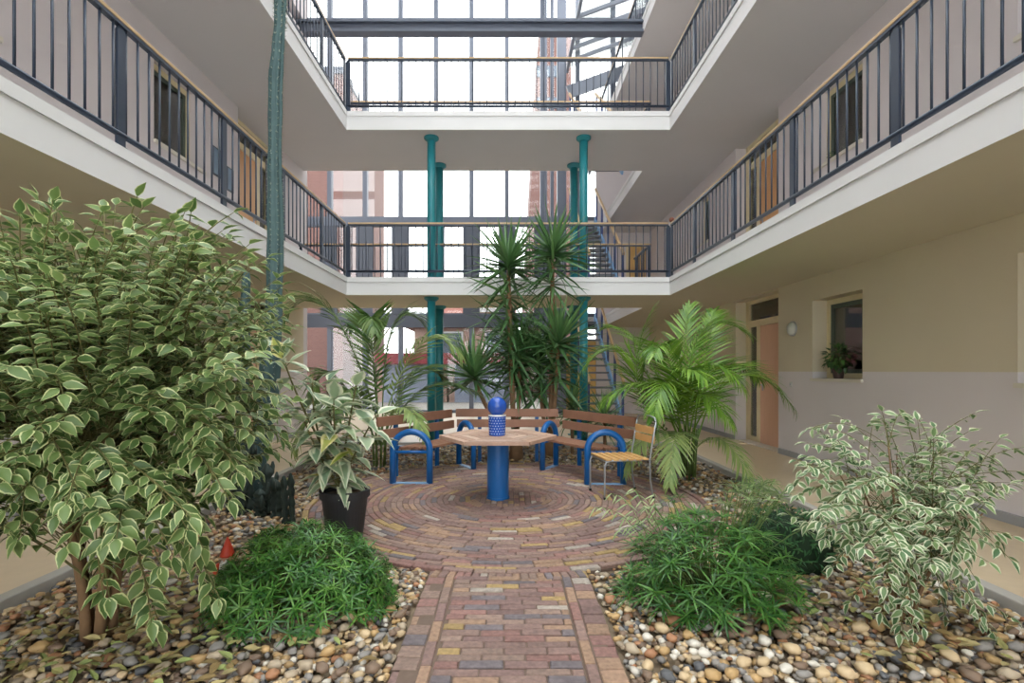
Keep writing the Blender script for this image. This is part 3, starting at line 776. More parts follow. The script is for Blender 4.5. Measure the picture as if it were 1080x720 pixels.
# chair
def chair():
    t = thing('bistro_chair', 'slatted wooden chair with grey tubular frame beside the right bench', 'chair', (1.17, 5.33, 0))
    NF, NB, FF, FB = V((.965, 5.12, 0)), V((1.445, 5.17, 0)), V((.885, 5.52, 0)), V((1.36, 5.58, 0))
    zs = .41
    def side(f, bk, name):
        b = MB(); u = V((0, 0, 1)); d = (bk-f).normalized()
        b.tube([f+u*.012, f+u*.12, f+u*(zs-.07), f+u*(zs-.03)+d*.015, f+u*(zs-.012)+d*.05, f+u*(zs-.01)+d*.2, bk+u*(zs-.01)-d*.02], .0095, 8)
        b.build('leg', M['chrome'], t, smooth=True)
        b = MB(); q = bk
        b.tube([q+u*.012+d*.02, q+u*.2-d*.01, q+u*zs-d*.015, q+u*.6+d*.015, q+u*.78+d*.05], .0095, 8)
        return b, q+u*.78+d*.05
    b1, e1 = side(NF, NB, 'n'); b2, e2 = side(FF, FB, 'f')
    b1.build('leg', M['chrome'], t, smooth=True); b2.build('leg', M['chrome'], t, smooth=True)
    for p in (NF, NB+V((.02, 0, 0)), FF, FB+V((.02, 0, 0))):
        b = MB(); b.lathe([(.013, 0), (.014, .022)], (p.x, p.y, .012), 10); b.build('foot_cap', M['rubber'], t)
    b = MB(); up = V((0, 0, 1)); m = (e1+e2)/2
    b.tube([e1, e1+up*.04+(e2-e1)*.06, m+up*.055-(e2-e1)*.2, m+up*.055+(e2-e1)*.2, e2+up*.04-(e2-e1)*.06, e2], .0095, 8)
    b.build('top_rail', M['chrome'], t, smooth=True)
    b = MB(); b.tube([NF+up*(zs-.022)+V((.02, 0, 0)), FF+up*(zs-.022)+V((.02, 0, 0))], .008, 8); b.build('front_rail', M['chrome'], t, smooth=True)
    for i in range(6):
        s = (i+.5)/6.3
        a = NF.lerp(NB, s)+up*zs; c = FF.lerp(FB, s)+up*zs; ex = (c-a).normalized()*.02
        b = MB(); b.bar(a-ex, c+ex, .054, .016); b.build('seat_slat', M['chairwood'], t, bevel=.003)
    for z0 in (.60, .69):
        a = NB+up*z0+V((.03, 0, 0)); c = FB+up*z0+V((.03, 0, 0))
        b = MB(); b.bar(a, c, .014, .075); b.build('back_slat', M['chairwood'], t, bevel=.003)
chair()

def hoop(b_, A, B, zt=.64, r=.037):
    A = V((*A, 0)); B = V((*B, 0)); m = (A+B)/2; h = (B-A)/2; rr = h.length; pts = [A+V((0, 0, .014))]
    zc = zt-r-rr
    for k in range(13):
        a = PI-PI*k/12; pts.append(m+h*math.cos(a)+V((0, 0, zc+rr*math.sin(a))))
    pts.append(B+V((0, 0, .014)))
    b_.tube(pts, r, 14)
def bench(label, fA, fB, bA, bB, kA, kB, hoops):
    t = thing('park_bench', label, 'bench', (*((V(fA)+V(bB))/2).to_tuple(), 0), 'benches set in an arc around the table')
    fA, fB, bA, bB, kA, kB = [V((*p, 0)) for p in (fA, fB, bA, bB, kA, kB)]
    up = V((0, 0, 1))
    for i in range(4):
        s = (i+.5)/4
        a = fA.lerp(bA, s)+up*.405; c = fB.lerp(bB, s)+up*.405; w = ((bA-fA).length)/4-.012
        b = MB(); b.bar(a, c, w*.92, .03); b.build('seat_slat', M['slat'], t, bevel=.004)
    for z0, z1 in ((.50, .61), (.645, .76)):
        tilt = (kA-bA).normalized()*(.03 if z0 > .6 else 0)
        b = MB(); b.bar(kA+tilt+up*(z0+z1)/2, kB+tilt+up*(z0+z1)/2, .032, z1-z0); b.build('back_slat', M['slat'], t, bevel=.004)
    out = ((kA+kB)/2-(fA+fB)/2).normalized()
    for s in (.22, .78):
        p = kA.lerp(kB, s)+out*.045; q = fA.lerp(fB, s)
        b = MB(); b.bar(p+up*.0, p+up*.73, .05, .035, up=out); b.bar(p+up*.37, q+up*.37+out*.04, .05, .035); b.build('support_post', M['blue'], t)
    for A, B in hoops:
        b = MB(); hoop(b, A, B); h = b.build('arm_hoop', M['blue'], t, smooth=True)
        a_, b_ = V((*A, .37)), V((*B, .37)); b = MB(); b.tube([a_, b_], .019, 10); b.build('cross_bar', M['blue'], h, smooth=True)
        b = MB(); b.bar((*A, .016), (*B, .016), .07, .012); b.build('foot_plate', M['plate'], h)
bench('left bench of the three, with blue hoop arms, partly behind the potted plant', (-.93, 5.93), (-.50, 6.66), (-1.28, 5.93), (-.72, 7.0), (-1.5, 5.97), (-.77, 7.2), [((-1.323, 5.87), (-.90, 5.87)), ((-.68, 7.06), (-.455, 6.72))])
bench('middle bench of the three, directly behind the blue pedestal table', (-.42, 6.74), (.42, 6.74), (-.6, 7.12), (.6, 7.12), (-.73, 7.29), (.73, 7.29), [])
bench('right bench of the three, with blue hoop arms, behind the slatted chair', (.50, 6.62), (.93, 5.9), (.68, 6.96), (1.28, 5.9), (.77, 7.17), (1.48, 5.95), [((.90, 5.82), (1.31, 5.82)), ((.445, 6.66), (.65, 6.98))])

# ------------------------------------------------------------------ plants
ROWS_OV = [(0, .06), (.12, .55), (.32, 1), (.58, .86), (.8, .42), (1, .03)]
ROWS_LAN = [(0, .3), (.3, 1), (.7, .75), (1, .04)]
ROWS_SW = [(0, .75), (.25, 1), (.6, .8), (1, .05)]
def bez(a, c, b_, n):
    return [a*(1-t)**2+c*(2*t*(1-t))+b_*t*t for t in [i/n for i in range(n+1)]]
def rv(s=1.): return V((R.uniform(-1, 1), R.uniform(-1, 1), R.uniform(-1, 1)))*s
def twig_leaves(lf, tw, pts, Ln, W, step, start=.3, r=.003, droop=.25, hang=.5):
    tw.tube(pts, [r*1.6]+[r]*(len(pts)-2)+[r*.5], 5)
    # arc length walk
    acc = 0; nxt = 0; tot = sum((pts[i+1]-pts[i]).length for i in range(len(pts)-1)); sgn = R.choice((-1, 1))
    nxt = tot*start
    for i in range(len(pts)-1):
        sl = (pts[i+1]-pts[i]).length; d = (pts[i+1]-pts[i]).normalized()
        while nxt < acc+sl:
            p = pts[i].lerp(pts[i+1], (nxt-acc)/sl)
            sd = d.cross(V((0, 0, 1)))
            sd = sd.normalized() if sd.length > .05 else V((1, 0, 0))
            dd = (d*.55+sd*sgn*.85+V((0, 0, -hang))+rv(.3)).normalized()
            nn = (V((0, 0, 1))+rv(.7)+d*.3+V((0, -.25, 0))).normalized()
            k = R.uniform(.72, 1.15)
            lf.leaf(p+dd*.008, dd, nn, Ln*k, W*k, ROWS_OV, droop*R.uniform(.3, 1.6), R.uniform(.1, .45), 5)
            sgn = -sgn; nxt += step*R.uniform(.7, 1.3)
        acc += sl
    d = (pts[-1]-pts[-2]).normalized()
    lf.leaf(pts[-1], (d+V((0, 0, -hang*.5))).normalized(), V((0, 0, 1)), Ln, W, ROWS_OV, droop, .25, 5)

# -- big variegated ficus at the left
def ficus_left():
    t = thing('variegated_fig_tree', 'large bushy fig tree with cream edged leaves filling the left foreground', 'tree', FIC)
    tr = MB(); lf = MB(); tw = MB()
    tops = []
    for k in range(5):
        a = 2*PI*k/5+.4
        b0 = FIC+V((.05*math.cos(a), .05*math.sin(a), -.02)); top = FIC+V((.3*math.cos(a), .28*math.sin(a), R.uniform(.95, 1.2)))
        mid = FIC+V((.06*math.cos(a+.5), .06*math.sin(a+.5), .5))
        pts = bez(b0, mid, top, 8); tr.tube(pts, [.026-.002*i for i in range(9)], 8); tops.append(pts)
    cen = V((-1.98, 2.5, 1.27)); rad = V((.90, .72, .90))
    n = 0
    while n < 620:
        u = rv(1)
        if u.length > 1 or u.length < .15: continue
        q = u.normalized()*(u.length**.55); m3 = max(abs(q.x), abs(q.z)); q = q*(1+.16*(1-abs(abs(q.x)-abs(q.z))/max(.2, m3)))
        p = cen+V((q.x*rad.x, q.y*rad.y, q.z*rad.z))
        # fewer leaves low down in the middle so stems show
        if p.z < .72 and R.random() < .8: continue
        if p.y < 1.7 or p.x < -3.3 or p.z > 2.02: continue
        st_ = tops[R.randrange(5)]; i = R.randrange(2, 9)
        s0 = st_[i]
        if p.z > 1.0: s0 = st_[R.randrange(5, 9)]
        c = s0.lerp(p, .55)+V((0, 0, R.uniform(.12, .34)))
        tip = p
        pts = bez(s0, c, tip, 7)
        twig_leaves(lf, tw, pts, R.uniform(.064, .084), .0205, .031, start=.5, r=.0026, hang=R.uniform(.0, .5))
        n += 1
    # long outer sprays
    for tipx, tipy, Y in ((262, 262, 2.2), (288, 345, 2.3), (286, 410, 2.4), (275, 380, 2.0), (245, 235, 2.5), (272, 450, 2.3), (262, 485, 2.2), (150, 205, 2.4), (110, 210, 2.6), (60, 222, 2.5), (200, 222, 2.5), (240, 520, 2.1), (215, 585, 2.2), (170, 600, 2.0), (120, 560, 1.9), (90, 590, 1.95), (30, 560, 2.2), (100, 640, 1.98), (200, 545, 1.9), (225, 640, 2.3), (10, 520, 2.1), (150, 660, 2.1)):
        tip = P(tipx, tipy, Y); s0 = tops[R.randrange(5)][R.randrange(4, 8)]
        c = s0.lerp(tip, .6)+V((0, 0, .28))
        for _ in range(2):
            tp = tip+rv(.06)
            twig_leaves(lf, tw, bez(s0, c+rv(.05), tp, 9), .08, .0215, .034, start=.4, r=.003, hang=.3)
    tr.build('trunk', M['bark'], t, smooth=True); tw.build('twigs', M['twig'], t); lf.build('foliage', L['ficus'], t, smooth=True)
ficus_left()

def ficus_right():
    t = thing('variegated_fig_shrub', 'small airy fig shrub with white edged leaves on the right pebble bed', 'shrub', FIC2)
    tr = MB(); lf = MB(); tw = MB(); tops = []
    for k in range(7):
        a = 2*PI*k/7+.2; sp = R.uniform(.12, .3)
        pts = bez(FIC2+V((.03*math.cos(a), .03*math.sin(a), -.02)), FIC2+V((.05*math.cos(a), .05*math.sin(a), .3)), FIC2+V((sp*math.cos(a), sp*math.sin(a), R.uniform(.6, .95))), 8)
        tr.tube(pts, [.013-.0012*i for i in range(9)], 7); tops.append(pts)
    tips = [(842, 470, 2.55), (855, 455, 2.7), (875, 460, 2.5), (905, 447, 2.7), (930, 438, 2.6), (965, 438, 2.7), (990, 446, 2.6), (1020, 455, 2.6), (1055, 462, 2.6), (1070, 520, 2.5), (1045, 488, 2.7), (1068, 500, 2.6), (840, 505, 2.6), (858, 522, 2.5), (850, 545, 2.6), (880, 570, 2.4), (1050, 585, 2.45), (1030, 612, 2.4), (1045, 560, 2.4), (1010, 560, 2.5), (905, 600, 2.35), (935, 655, 2.4), (950, 670, 2.45), (890, 540, 2.35), (970, 600, 2.3), (960, 540, 2.3), (920, 560, 2.25), (1000, 520, 2.4), (1060, 660, 2.5), (1020, 668, 2.5)]
    for px, py, Y in tips:
        tip = P(px, py, Y)
        for _ in range(3):
            tp = tip+V((R.gauss(0, .06), R.gauss(0, .09), R.gauss(0, .035)))
            s0 = tops[R.randrange(7)][R.randrange(2, 8)]
            if tp.z > .7: s0 = tops[R.randrange(7)][R.randrange(5, 9)]
            if tp.x > 2.7 and tp.z < .2: tp.x = 2.7
            tp.z = max(tp.z, .05)
            c = s0.lerp(tp, .5)+V((0, 0, .14))
            twig_leaves(lf, tw, bez(s0, c, tp, 7), .06, .0155, .03, start=.38, r=.0018, hang=.35)
    n = 0
    while n < 60:
        u = rv(1)
        if u.length > 1: continue
        p = V((2.03, 2.6, .58))+V((u.x*.5, u.y*.42, u.z*.42)); s0 = tops[R.randrange(7)][R.randrange(2, 8)]
        twig_leaves(lf, tw, bez(s0, s0.lerp(p, .5)+V((0, 0, .1)), p, 6), .06, .0155, .03, start=.4, r=.0018, hang=.35); n += 1
    tr.build('trunk', M['bark'], t, smooth=True); tw.build('twigs', M['twig'], t); lf.build('foliage', L['ficus2'], t, smooth=True)
ficus_right()

# -- rubber plant in black pot
def rubber():
    pc = V((-1.26, 3.95, 0))
    t = thing('plant_pot', 'tapered black plastic pot at the left rim of the brick circle', 'pot', pc)
    b = MB(); b.lathe([(.13, .0), (.135, .012), (.172, .32), (.188, .32), (.19, .375), (.178, .38), (.17, .37), (.165, .33)], (pc.x, pc.y, .014), 36); b.build('body', M['pot'], t, smooth=False)
    b = MB(); b.lathe([(.168, .0), (.165, .012)], (pc.x, pc.y, .335), 30); b.build('potting_soil', M['soil'], t)
    p = thing('rubber_plant', 'rubber plant with grey green and cream leaves growing in the black pot', 'plant', pc+V((0, 0, .34)))
    st_ = MB(); lf = MB(); ly = MB()
    stems = [((330, 395), (325, 470), 3.9), ((298, 375), (318, 440), 3.75), ((352, 425), (352, 470), 3.85), ((377, 400), (365, 460), 3.95), ((395, 440), (372, 480), 3.9), ((345, 405), (350, 460), 4.1), ((320, 440), (335, 485), 3.8)]
    for i, ((tx, ty), (mx_, my), Y) in enumerate(stems):
        a = i*.9; b0 = pc+V((.07*math.cos(a), .07*math.sin(a), .33))
        pts = bez(b0, P(mx_, my, (Y+3.95)/2), P(tx, ty, Y), 12); st_.tube(pts, [.011-.0005*k for k in range(13)], 7)
        az = R.uniform(0, 6.3)
        for k in [q*.5 for q in range(3, 25)]:
            k = int(k); az += 2.4
            d = V((math.cos(az), math.sin(az), R.uniform(-.35, .35) if k < 11 else R.uniform(.3, 1.1))).normalized()
            m_ = ly if R.random() < .07 else lf; kk = R.uniform(.75, 1.1)
            st_.tube([pts[k], pts[k]+d*.04], .003, 5)
            m_.leaf(pts[k]+d*.035, d, V((0, 0, 1))+rv(.3), .24*kk, .058*kk, ROWS_OV, R.uniform(.1, .6), R.uniform(.1, .4), 5)
    # the paired round leaves at the very top left
    for dx, dy, m_ in ((-.5, -.5, ly), (.7, -.3, lf), (.2, .6, lf)):
        m_.leaf(P(298, 378, 3.75), V((dx*.6, dy*.3, .8)), V((-dx, -.9, .3)), .17, .055, ROWS_OV, .1, .2, 5)
    st_.build('stems', M['twig'], p, smooth=True); lf.build('foliage', L['rubber'], p, smooth=True)
    yl = ly.build('yellowed_leaves', L['rubberback'], p, smooth=True); yl['label'] = 'yellow green leaves'
rubber()

# -- low bushes
def whorl(mb, p, ax, n, Ln, W, spread=1.1, droop=.25):
    ax = ax.normalized(); s = ax.cross(V((.3, .9, .1))).normalized(); w = ax.cross(s); a0 = R.uniform(0, 6)
    for i in range(n):
        a = a0+2*PI*i/n+R.uniform(-.2, .2)
        d = (s*math.cos(a)+w*math.sin(a))*spread+ax*R.uniform(.25, .7)
        mb.leaf(p, d, ax+rv(.2), Ln*R.uniform(.75, 1.15), W, ROWS_LAN, droop, .15, 3)
def bush_left():
    c = V((-1.12, 2.82, 0))
    t = thing('leafy_bush', 'dense low bush of narrow green leaves in front of the black pot', 'bush', c)
    st_ = MB(); lf = MB(); yt = MB()
    for _ in range(1150):
        u = rv(1); u.z = abs(u.z)
        if u.length > 1 or u.length < .3: continue
        q = u.normalized()*u.length**.4
        p = c+V((q.x*.52, q.y*.42, .03+q.z*.42))
        if on_paving(p.x, p.y, -.15): continue
        s0 = c+V((q.x*.12, q.y*.1, 0)); st_.tube(bez(s0, s0.lerp(p, .5)+V((0, 0, .1)), p, 4), .0022, 4, cap=False)
        ax = (q+V((0, 0, .5))+rv(.5)).normalized()
        m_ = yt if R.random() < .22 else lf
        whorl(m_, p, ax, R.randint(5, 8), R.uniform(.06, .09), .0042)
        whorl(m_, p-ax*.03, ax, 4, .07, .004)
    st_.build('stems', M['stem'], t); lf.build('foliage', L['podo'], t, smooth=True); y = yt.build('young_leaves', L['podo_tip'], t, smooth=True); y['label'] = 'lighter young leaves'
bush_left()
def cyperus():
    c = V((1.12, 2.85, 0))
    t = thing('umbrella_sedge', 'clump of umbrella sedge with whorled narrow leaves right of the path', 'plant', c)
    st_ = MB(); lf = MB(); pl = MB()
    def one(p, m_, n, Ln, W=.0047):
        s0 = c+V(((p.x-c.x)*.25+R.uniform(-.05, .05), (p.y-c.y)*.25, -.01)); st_.tube(bez(s0, s0.lerp(p, .5)+V((0, 0, .12)), p, 6), .0028, 5, cap=False)
        d = (p-c); d.z *= .3
        whorl(m_, p, (V((0, 0, 1))+d*1.1+rv(.25)), n, Ln, W, 1.0, R.uniform(.2, .6))
    n = 0
    while n < 230:
        u = rv(1); u.z = abs(u.z)
        if u.length > 1 or u.length < .25: continue
        q = u.normalized()*u.length**.45; p = c+V((q.x*.48, q.y*.42, .05+q.z*.46)); n += 1
        one(p, lf, R.randint(8, 13), R.uniform(.09, .14))
    for k in range(34):   # paler shoots to the right and rear
        p = V((1.12+R.uniform(.2, .62), 2.85+R.uniform(.0, .5), R.uniform(.38, .6))); one(p, pl, R.randint(9, 13), R.uniform(.09, .14))
    for k in range(26):   # sparse long shoots to the left
        p = P(R.uniform(672, 720), R.uniform(520, 600), R.uniform(2.9, 3.3)); p.z = max(p.z, .06); one(p, lf if k % 2 else pl, R.randint(6, 9), .08, .004)
    st_.build('stems', M['stem'], t); lf.build('foliage', L['cyp'], t, smooth=True); y = pl.build('pale_foliage', L['cyppale'], t, smooth=True); y['label'] = 'paler leaves'
cyperus()
def mound():
    c = V((1.86, 3.45, 0))
    t = thing('clipped_mound', 'dark green rounded mound plant behind the umbrella sedge', 'shrub', c)
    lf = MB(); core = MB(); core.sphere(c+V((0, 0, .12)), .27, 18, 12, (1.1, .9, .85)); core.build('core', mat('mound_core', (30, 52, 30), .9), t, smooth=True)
    for _ in range(1700):
        u = rv(1)
        if u.length > 1 or u.length < .1: continue
        q = u.normalized(); q.z = abs(q.z); p = c+V((q.x*.32, q.y*.27, .05+q.z*.32))
        lf.leaf(p, q*.8+rv(.6)+V((0, 0, -.2)), q, R.uniform(.04, .065), .006, ROWS_LAN, .4, .2, 3)
    lf.build('foliage', L['juniper'], t, smooth=True)
mound()

# -- sprig growing over the paving at the right
def sprig():
    t = thing('trailing_sprig', 'thin trailing green sprig over the bricks below the slatted chair', 'plant', P(690, 585, 3.5)*1.0)
    st_ = MB(); lf = MB()
    for px, py in ((628, 535), (645, 520), (660, 545), (668, 515), (690, 520), (652, 560)):
        a = V((1.0, 3.45, .03)); p = P(px, py, 3.75); p.z = max(p.z, .05)
        pts = bez(a, a.lerp(p, .5)+V((0, 0, .2)), p, 8); st_.tube(pts, .002, 4)
        for k in range(3, 9):
            for s in (-1, 1):
                d = V((s*.7, R.uniform(-.5, .3), R.uniform(-.9, -.1)))
                lf.leaf(pts[k], d, V((0, -.5, 1)), R.uniform(.06, .1), .006, ROWS_LAN, .3, .15, 3)
    st_.build('stems', M['stem'], t); lf.build('foliage', L['cyppale'], t, smooth=True)
sprig()

# -- yuccas behind the bench
def rosette(p, ax, n, Ln, W, up0, up1, tilt_droop=.2):
    mb = MB(); ax = ax.normalized(); s = ax.cross(V((.2, .9, .1))).normalized(); w = ax.cross(s)
    for i in range(n):
        a = i*2.399+R.uniform(-.2, .2); k = i/n; e_ = up0+(up1-up0)*k+R.uniform(-.08, .08)
        d = (s*math.cos(a)+w*math.sin(a))*math.cos(e_)+ax*math.sin(e_)
        l_ = Ln*R.uniform(.8, 1.1)
        mb.leaf(p+ax*(.14*k*Ln), d, ax+rv(.55), l_, W, ROWS_SW, tilt_droop*(1-k)*R.uniform(.4, 1.4), .5, 3, rnd=min(1, .15+.75*k*R.random()+.2*R.random()))
    return mb
def yucca(label, base, stems, br=.1):
    t = thing('yucca', label, 'plant', base)
    tr = MB(); tr.tube([base+V((0, 0, -.02)), base+V((0, 0, .15)), base+V((0, 0, .32)), base+V((0, 0, .4))], [br*1.1, br, br*.85, br*.5], 14)
    for top, r, low in stems:
        b0 = base+V(((top.x-base.x)*.25, (top.y-base.y)*.25, .3))
        pts = bez(b0, V((b0.x*.4+top.x*.6, b0.y*.4+top.y*.6, (b0.z+top.z)*.45)), top, 10); tr.tube(pts, [r]*9+[r*.8, r*.5], 10)
        mb = rosette(top-V((0, 0, .05)), V((R.uniform(-.05, .05), R.uniform(-.05, .05), 1)), 70, .78, .027, -.3, 1.3)
        mb.build('leaf_rosette', L['yucca'], t, smooth=True)
        # older leaves down the stem
        z = top.z-.22
        while z > low:
            k = (top.z-z)/(top.z-low+.01)
            f = min(1, max(0, (z-b0.z)/(top.z-b0.z))); idx = min(9, int(f*10)); p = pts[idx].lerp(pts[idx+1], f*10-idx)
            mb = rosette(p, V((0, 0, 1)), 22, .74, .0235, -.7, .7, .3); mb.build('leaf_rosette', L['yucca'], t, smooth=True)
            z -= .24
    tr.build('trunk', M['bark2'], t, smooth=True)
yucca('tall yucca with a thick brown trunk behind the middle bench', V((.12, 7.62, 0)), [(V((.0, 7.6, 2.85)), .04, 1.25), (V((-.52, 7.75, 1.2)), .03, 1.0), (V((.18, 7.75, 1.55)), .03, .85)])
yucca('taller narrower yucca behind the right end of the middle bench', V((.62, 7.72, 0)), [(V((.67, 7.7, 3.05)), .035, 2.35), (V((.74, 7.55, 1.7)), .032, 1.2), (V((.45, 7.85, 1.45)), .03, .9)], .08)
def spiky(label, base, h, n=46):
    t = thing('dracaena', label, 'plant', base); mb = MB(); mb.tube([base, base+V((0, 0, h))], .025, 8); mb.build('trunk', M['bark2'], t)
    rosette(base+V((0, 0, h)), V((0, 0, 1)), n, .5, .016, -.3, 1.4, .4).build('leaf_rosette', L['yucca'], t, smooth=True)
    rosette(base+V((0, 0, h-.15)), V((0, 0, 1)), 30, .48, .016, -.6, .6, .4).build('leaf_rosette', L['yucca'], t, smooth=True)
spiky('spiky dracaena behind the right bench, left of the palm', V((1.45, 7.7, 0)), .55)
spiky('short dark dracaena half hidden behind the bench at the tall yucca', V((1.0, 8.0, 0)), .7)

# -- palms
def frond(a, c, tip, Lf, W, nl=34, start=.18, droop=.5, lift=.25):
    mb = MB(); n = 24; pts = bez(a, c, tip, n); mb.tube(pts, [.009*(1-.8*i/n)+.0015 for i in range(n+1)], 6, col=(0, .5, 0))
    for i in range(nl):
        s = start+(1-start)*(i+.5)/nl; k = s*n; j = min(n-1, int(k)); p = pts[j].lerp(pts[j+1], k-j); d = (pts[j+1]-pts[j]).normalized()
        sd = d.cross(V((0, 0, 1))); sd = sd.normalized() if sd.length > .05 else V((1, 0, 0)); nn = sd.cross(d)
        u = (s-start)/(1-start); l_ = Lf*(.35+1.0*math.sin(PI*min(1, .16+.8*u)))*.8
        for sg in (-1, 1):
            dd = sd*sg*(.95-.5*u)+d*(.45+.75*u)+nn*lift+rv(.08)
            mb.leaf(p, dd, nn+rv(.1), l_*R.uniform(.88, 1.08), W, ROWS_LAN, droop*R.uniform(.7, 1.3), .25, 3)
    return mb
def palm(label, base, fronds, mats_, Lf, W, name='areca_palm'):
    t = thing(name, label, 'palm', base)
    st_ = MB()
    for k in range(9):
        a = k*.75; q = base+V((.07*math.cos(a), .07*math.sin(a), 0)); st_.tube([q-V((0, 0, .02)), q+V((.02*math.cos(a), .02*math.sin(a), .35)), q+V((.05*math.cos(a), .05*math.sin(a), .6))], [.016, .013, .008], 7)
    st_.build('stems', M['stem'], t, smooth=True)
    for i, f in enumerate(fronds):
        (cx_, cy_, cY), (tx, ty, tY) = f[:2]; mi = f[2] if len(f) > 2 else 0; lf = f[3] if len(f) > 3 else Lf
        a = base+V((.06*math.cos(i*2.4), .06*math.sin(i*2.4), .3))
        frond(a, P(cx_, cy_, cY), P(tx, ty, tY), lf, W, nl=36).build('frond', mats_[mi], t, smooth=True)
palm('bright green areca palm at the right, beside the slatted chair', V((2.2, 6.25, 0)), [
    ((640, 420, 6.2), (688, 326, 6.1)), ((665, 320, 6.3), (614, 390, 6.3)), ((716, 360, 6.5), (728, 322, 6.8)), ((712, 300, 6.0), (790, 352, 5.9)),
    ((775, 340, 6.0), (838, 432, 5.8)), ((735, 340, 5.7), (785, 410, 5.4)), ((720, 370, 5.6), (772, 448, 5.25)), ((712, 420, 5.6), (706, 512, 5.3), 1, .3),
    ((765, 430, 5.8), (800, 528, 5.5), 1, .27), ((690, 370, 5.8), (636, 425, 5.7)), ((685, 420, 5.7), (660, 500, 5.6), 1, .28), ((680, 340, 6.6), (640, 345, 6.8)),
    ((750, 350, 6.7), (752, 328, 7.0)), ((765, 350, 6.5), (800, 400, 6.7)), ((705, 350, 5.7), (690, 440, 5.3)), ((700, 330, 6.4), (690, 375, 5.6)), ((690, 400, 6.6), (650, 385, 6.7)), ((700, 360, 5.9), (745, 400, 5.2))],
    [L['palm'], L['palm_pale']], .38, .0125)
palm('grey green kentia palm behind the left bench, with long arching fronds', V((-1.75, 6.95, 0)), [
    ((350, 262, 6.9), (300, 336, 6.5), 0, .5), ((440, 310, 6.8), (486, 375, 6.6), 1, .42), ((340, 350, 6.8), (330, 420, 6.5)), ((400, 300, 7.0), (445, 340, 7.1)),
    ((425, 390, 6.5), (452, 470, 6.1), 1, .24), ((440, 380, 7.1), (505, 415, 7.2)), ((395, 310, 7.2), (370, 345, 7.4)), ((330, 400, 6.6), (310, 475, 6.4), 1),
    ((430, 360, 7.2), (470, 400, 7.5)), ((370, 370, 6.4), (352, 440, 6.0), 0), ((385, 290, 7.1), (395, 350, 6.6))],
    [L['kentia'], L['palm_pale']], .4, .0165, 'kentia_palm')

# -- cacti
def cactus_col(mb, pts, rads, ribs=7, depth=.42):
    n = ribs*4; k = len(pts); vs = []; fs = []
    for i in range(k):
        for j in range(n):
            a = 2*PI*j/n; rr = rads[i]*(1+depth*(abs(math.cos(a*ribs/2))-.6)); vs.append(pts[i]+V((math.cos(a)*rr, math.sin(a)*rr, 0)))
    for i in range(k-1):
        for j in range(n): fs.append((i*n+j, i*n+(j+1) % n, (i+1)*n+(j+1) % n, (i+1)*n+j))
    vs.append(pts[-1]+V((0, 0, rads[-1]*.8))); t = len(vs)-1
    for j in range(n): fs.append(((k-1)*n+j, (k-1)*n+(j+1) % n, t))
    mb.add(vs, fs)
def spines(mb, pts, rads, ribs, step=.045):
    for i in range(len(pts)-1):
        ln = (pts[i+1]-pts[i]).length; m_ = max(1, int(ln/step))
        for q in range(m_):
            p = pts[i].lerp(pts[i+1], q/m_); r = rads[i]+(rads[i+1]-rads[i])*q/m_
            for j in range(ribs):
                a = 2*PI*j/ribs; c = p+V((math.cos(a), math.sin(a), 0))*r*1.06
                for s_ in range(3):
                    d = (V((math.cos(a), math.sin(a), 0))+rv(.7)).normalized(); sd = d.cross(V((0, 0, 1))).normalized()*.006
                    mb.add([c-sd, c+sd, c+d*.03], [(0, 1, 2)])
def cactus(label, pix, rads, mt, ribs=7, arms=()):
    pts0 = [P(*p) for p in pix]; pts0[0].z = -.02
    pts = []; rr = []
    for i in range(len(pts0)-1):
        for q in range(6):
            pts.append(pts0[i].lerp(pts0[i+1], q/6)); w = rads[i]+(rads[i+1]-rads[i])*q/6; rr.append(w*(1+.07*math.sin(len(pts)*.55)+.04*math.sin(len(pts)*1.7)))
    pts.append(pts0[-1]); rr.append(rads[-1])
    t = thing('column_cactus', label, 'cactus', (pts0[0].x, pts0[0].y, 0))
    mb = MB(); cactus_col(mb, pts, rr, ribs); mb.build('stem', mt, t, smooth=True)
    sp = MB(); spines(sp, pts, rr, ribs); sp.build('spines', M['spine'], t)
    for ax, ay, aY, h, r in arms:
        b0 = P(ax, ay, aY); ps = [b0+V((0, 0, h*q/5)) for q in range(6)]; mb = MB(); cactus_col(mb, ps, [r*.7, r, r, r, r*.9, r*.6], 6); mb.build('arm', mt, t, smooth=True)
YCt = 5.0
cactus('very tall blue green column cactus rising past the galleries at the left', [(268, 531, YCt), (272, 480, YCt), (283, 420, YCt), (289, 340, YCt), (291, 250, YCt), (290, 170, YCt), (291, 85, YCt), (295, 30, YCt), (298, -60, YCt), (300, -120, YCt)], [.075, .085, .085, .075, .065, .06, .055, .05, .055, .03], M['cactus'])
cactus('shorter column cactus just left of the very tall one', [(254, 531, YCt+.05), (255, 480, YCt+.05), (257, 400, YCt+.05), (259, 320, YCt+.05), (260, 288, YCt+.05)], [.045, .05, .048, .045, .03], M['cactus'])
cactus('thin young column cactus near the fig leaves, left of the paired cacti', [(228, 531, YCt-.1), (228, 490, YCt-.1), (229, 445, YCt-.1)], [.03, .032, .02], M['cactus'], 6)
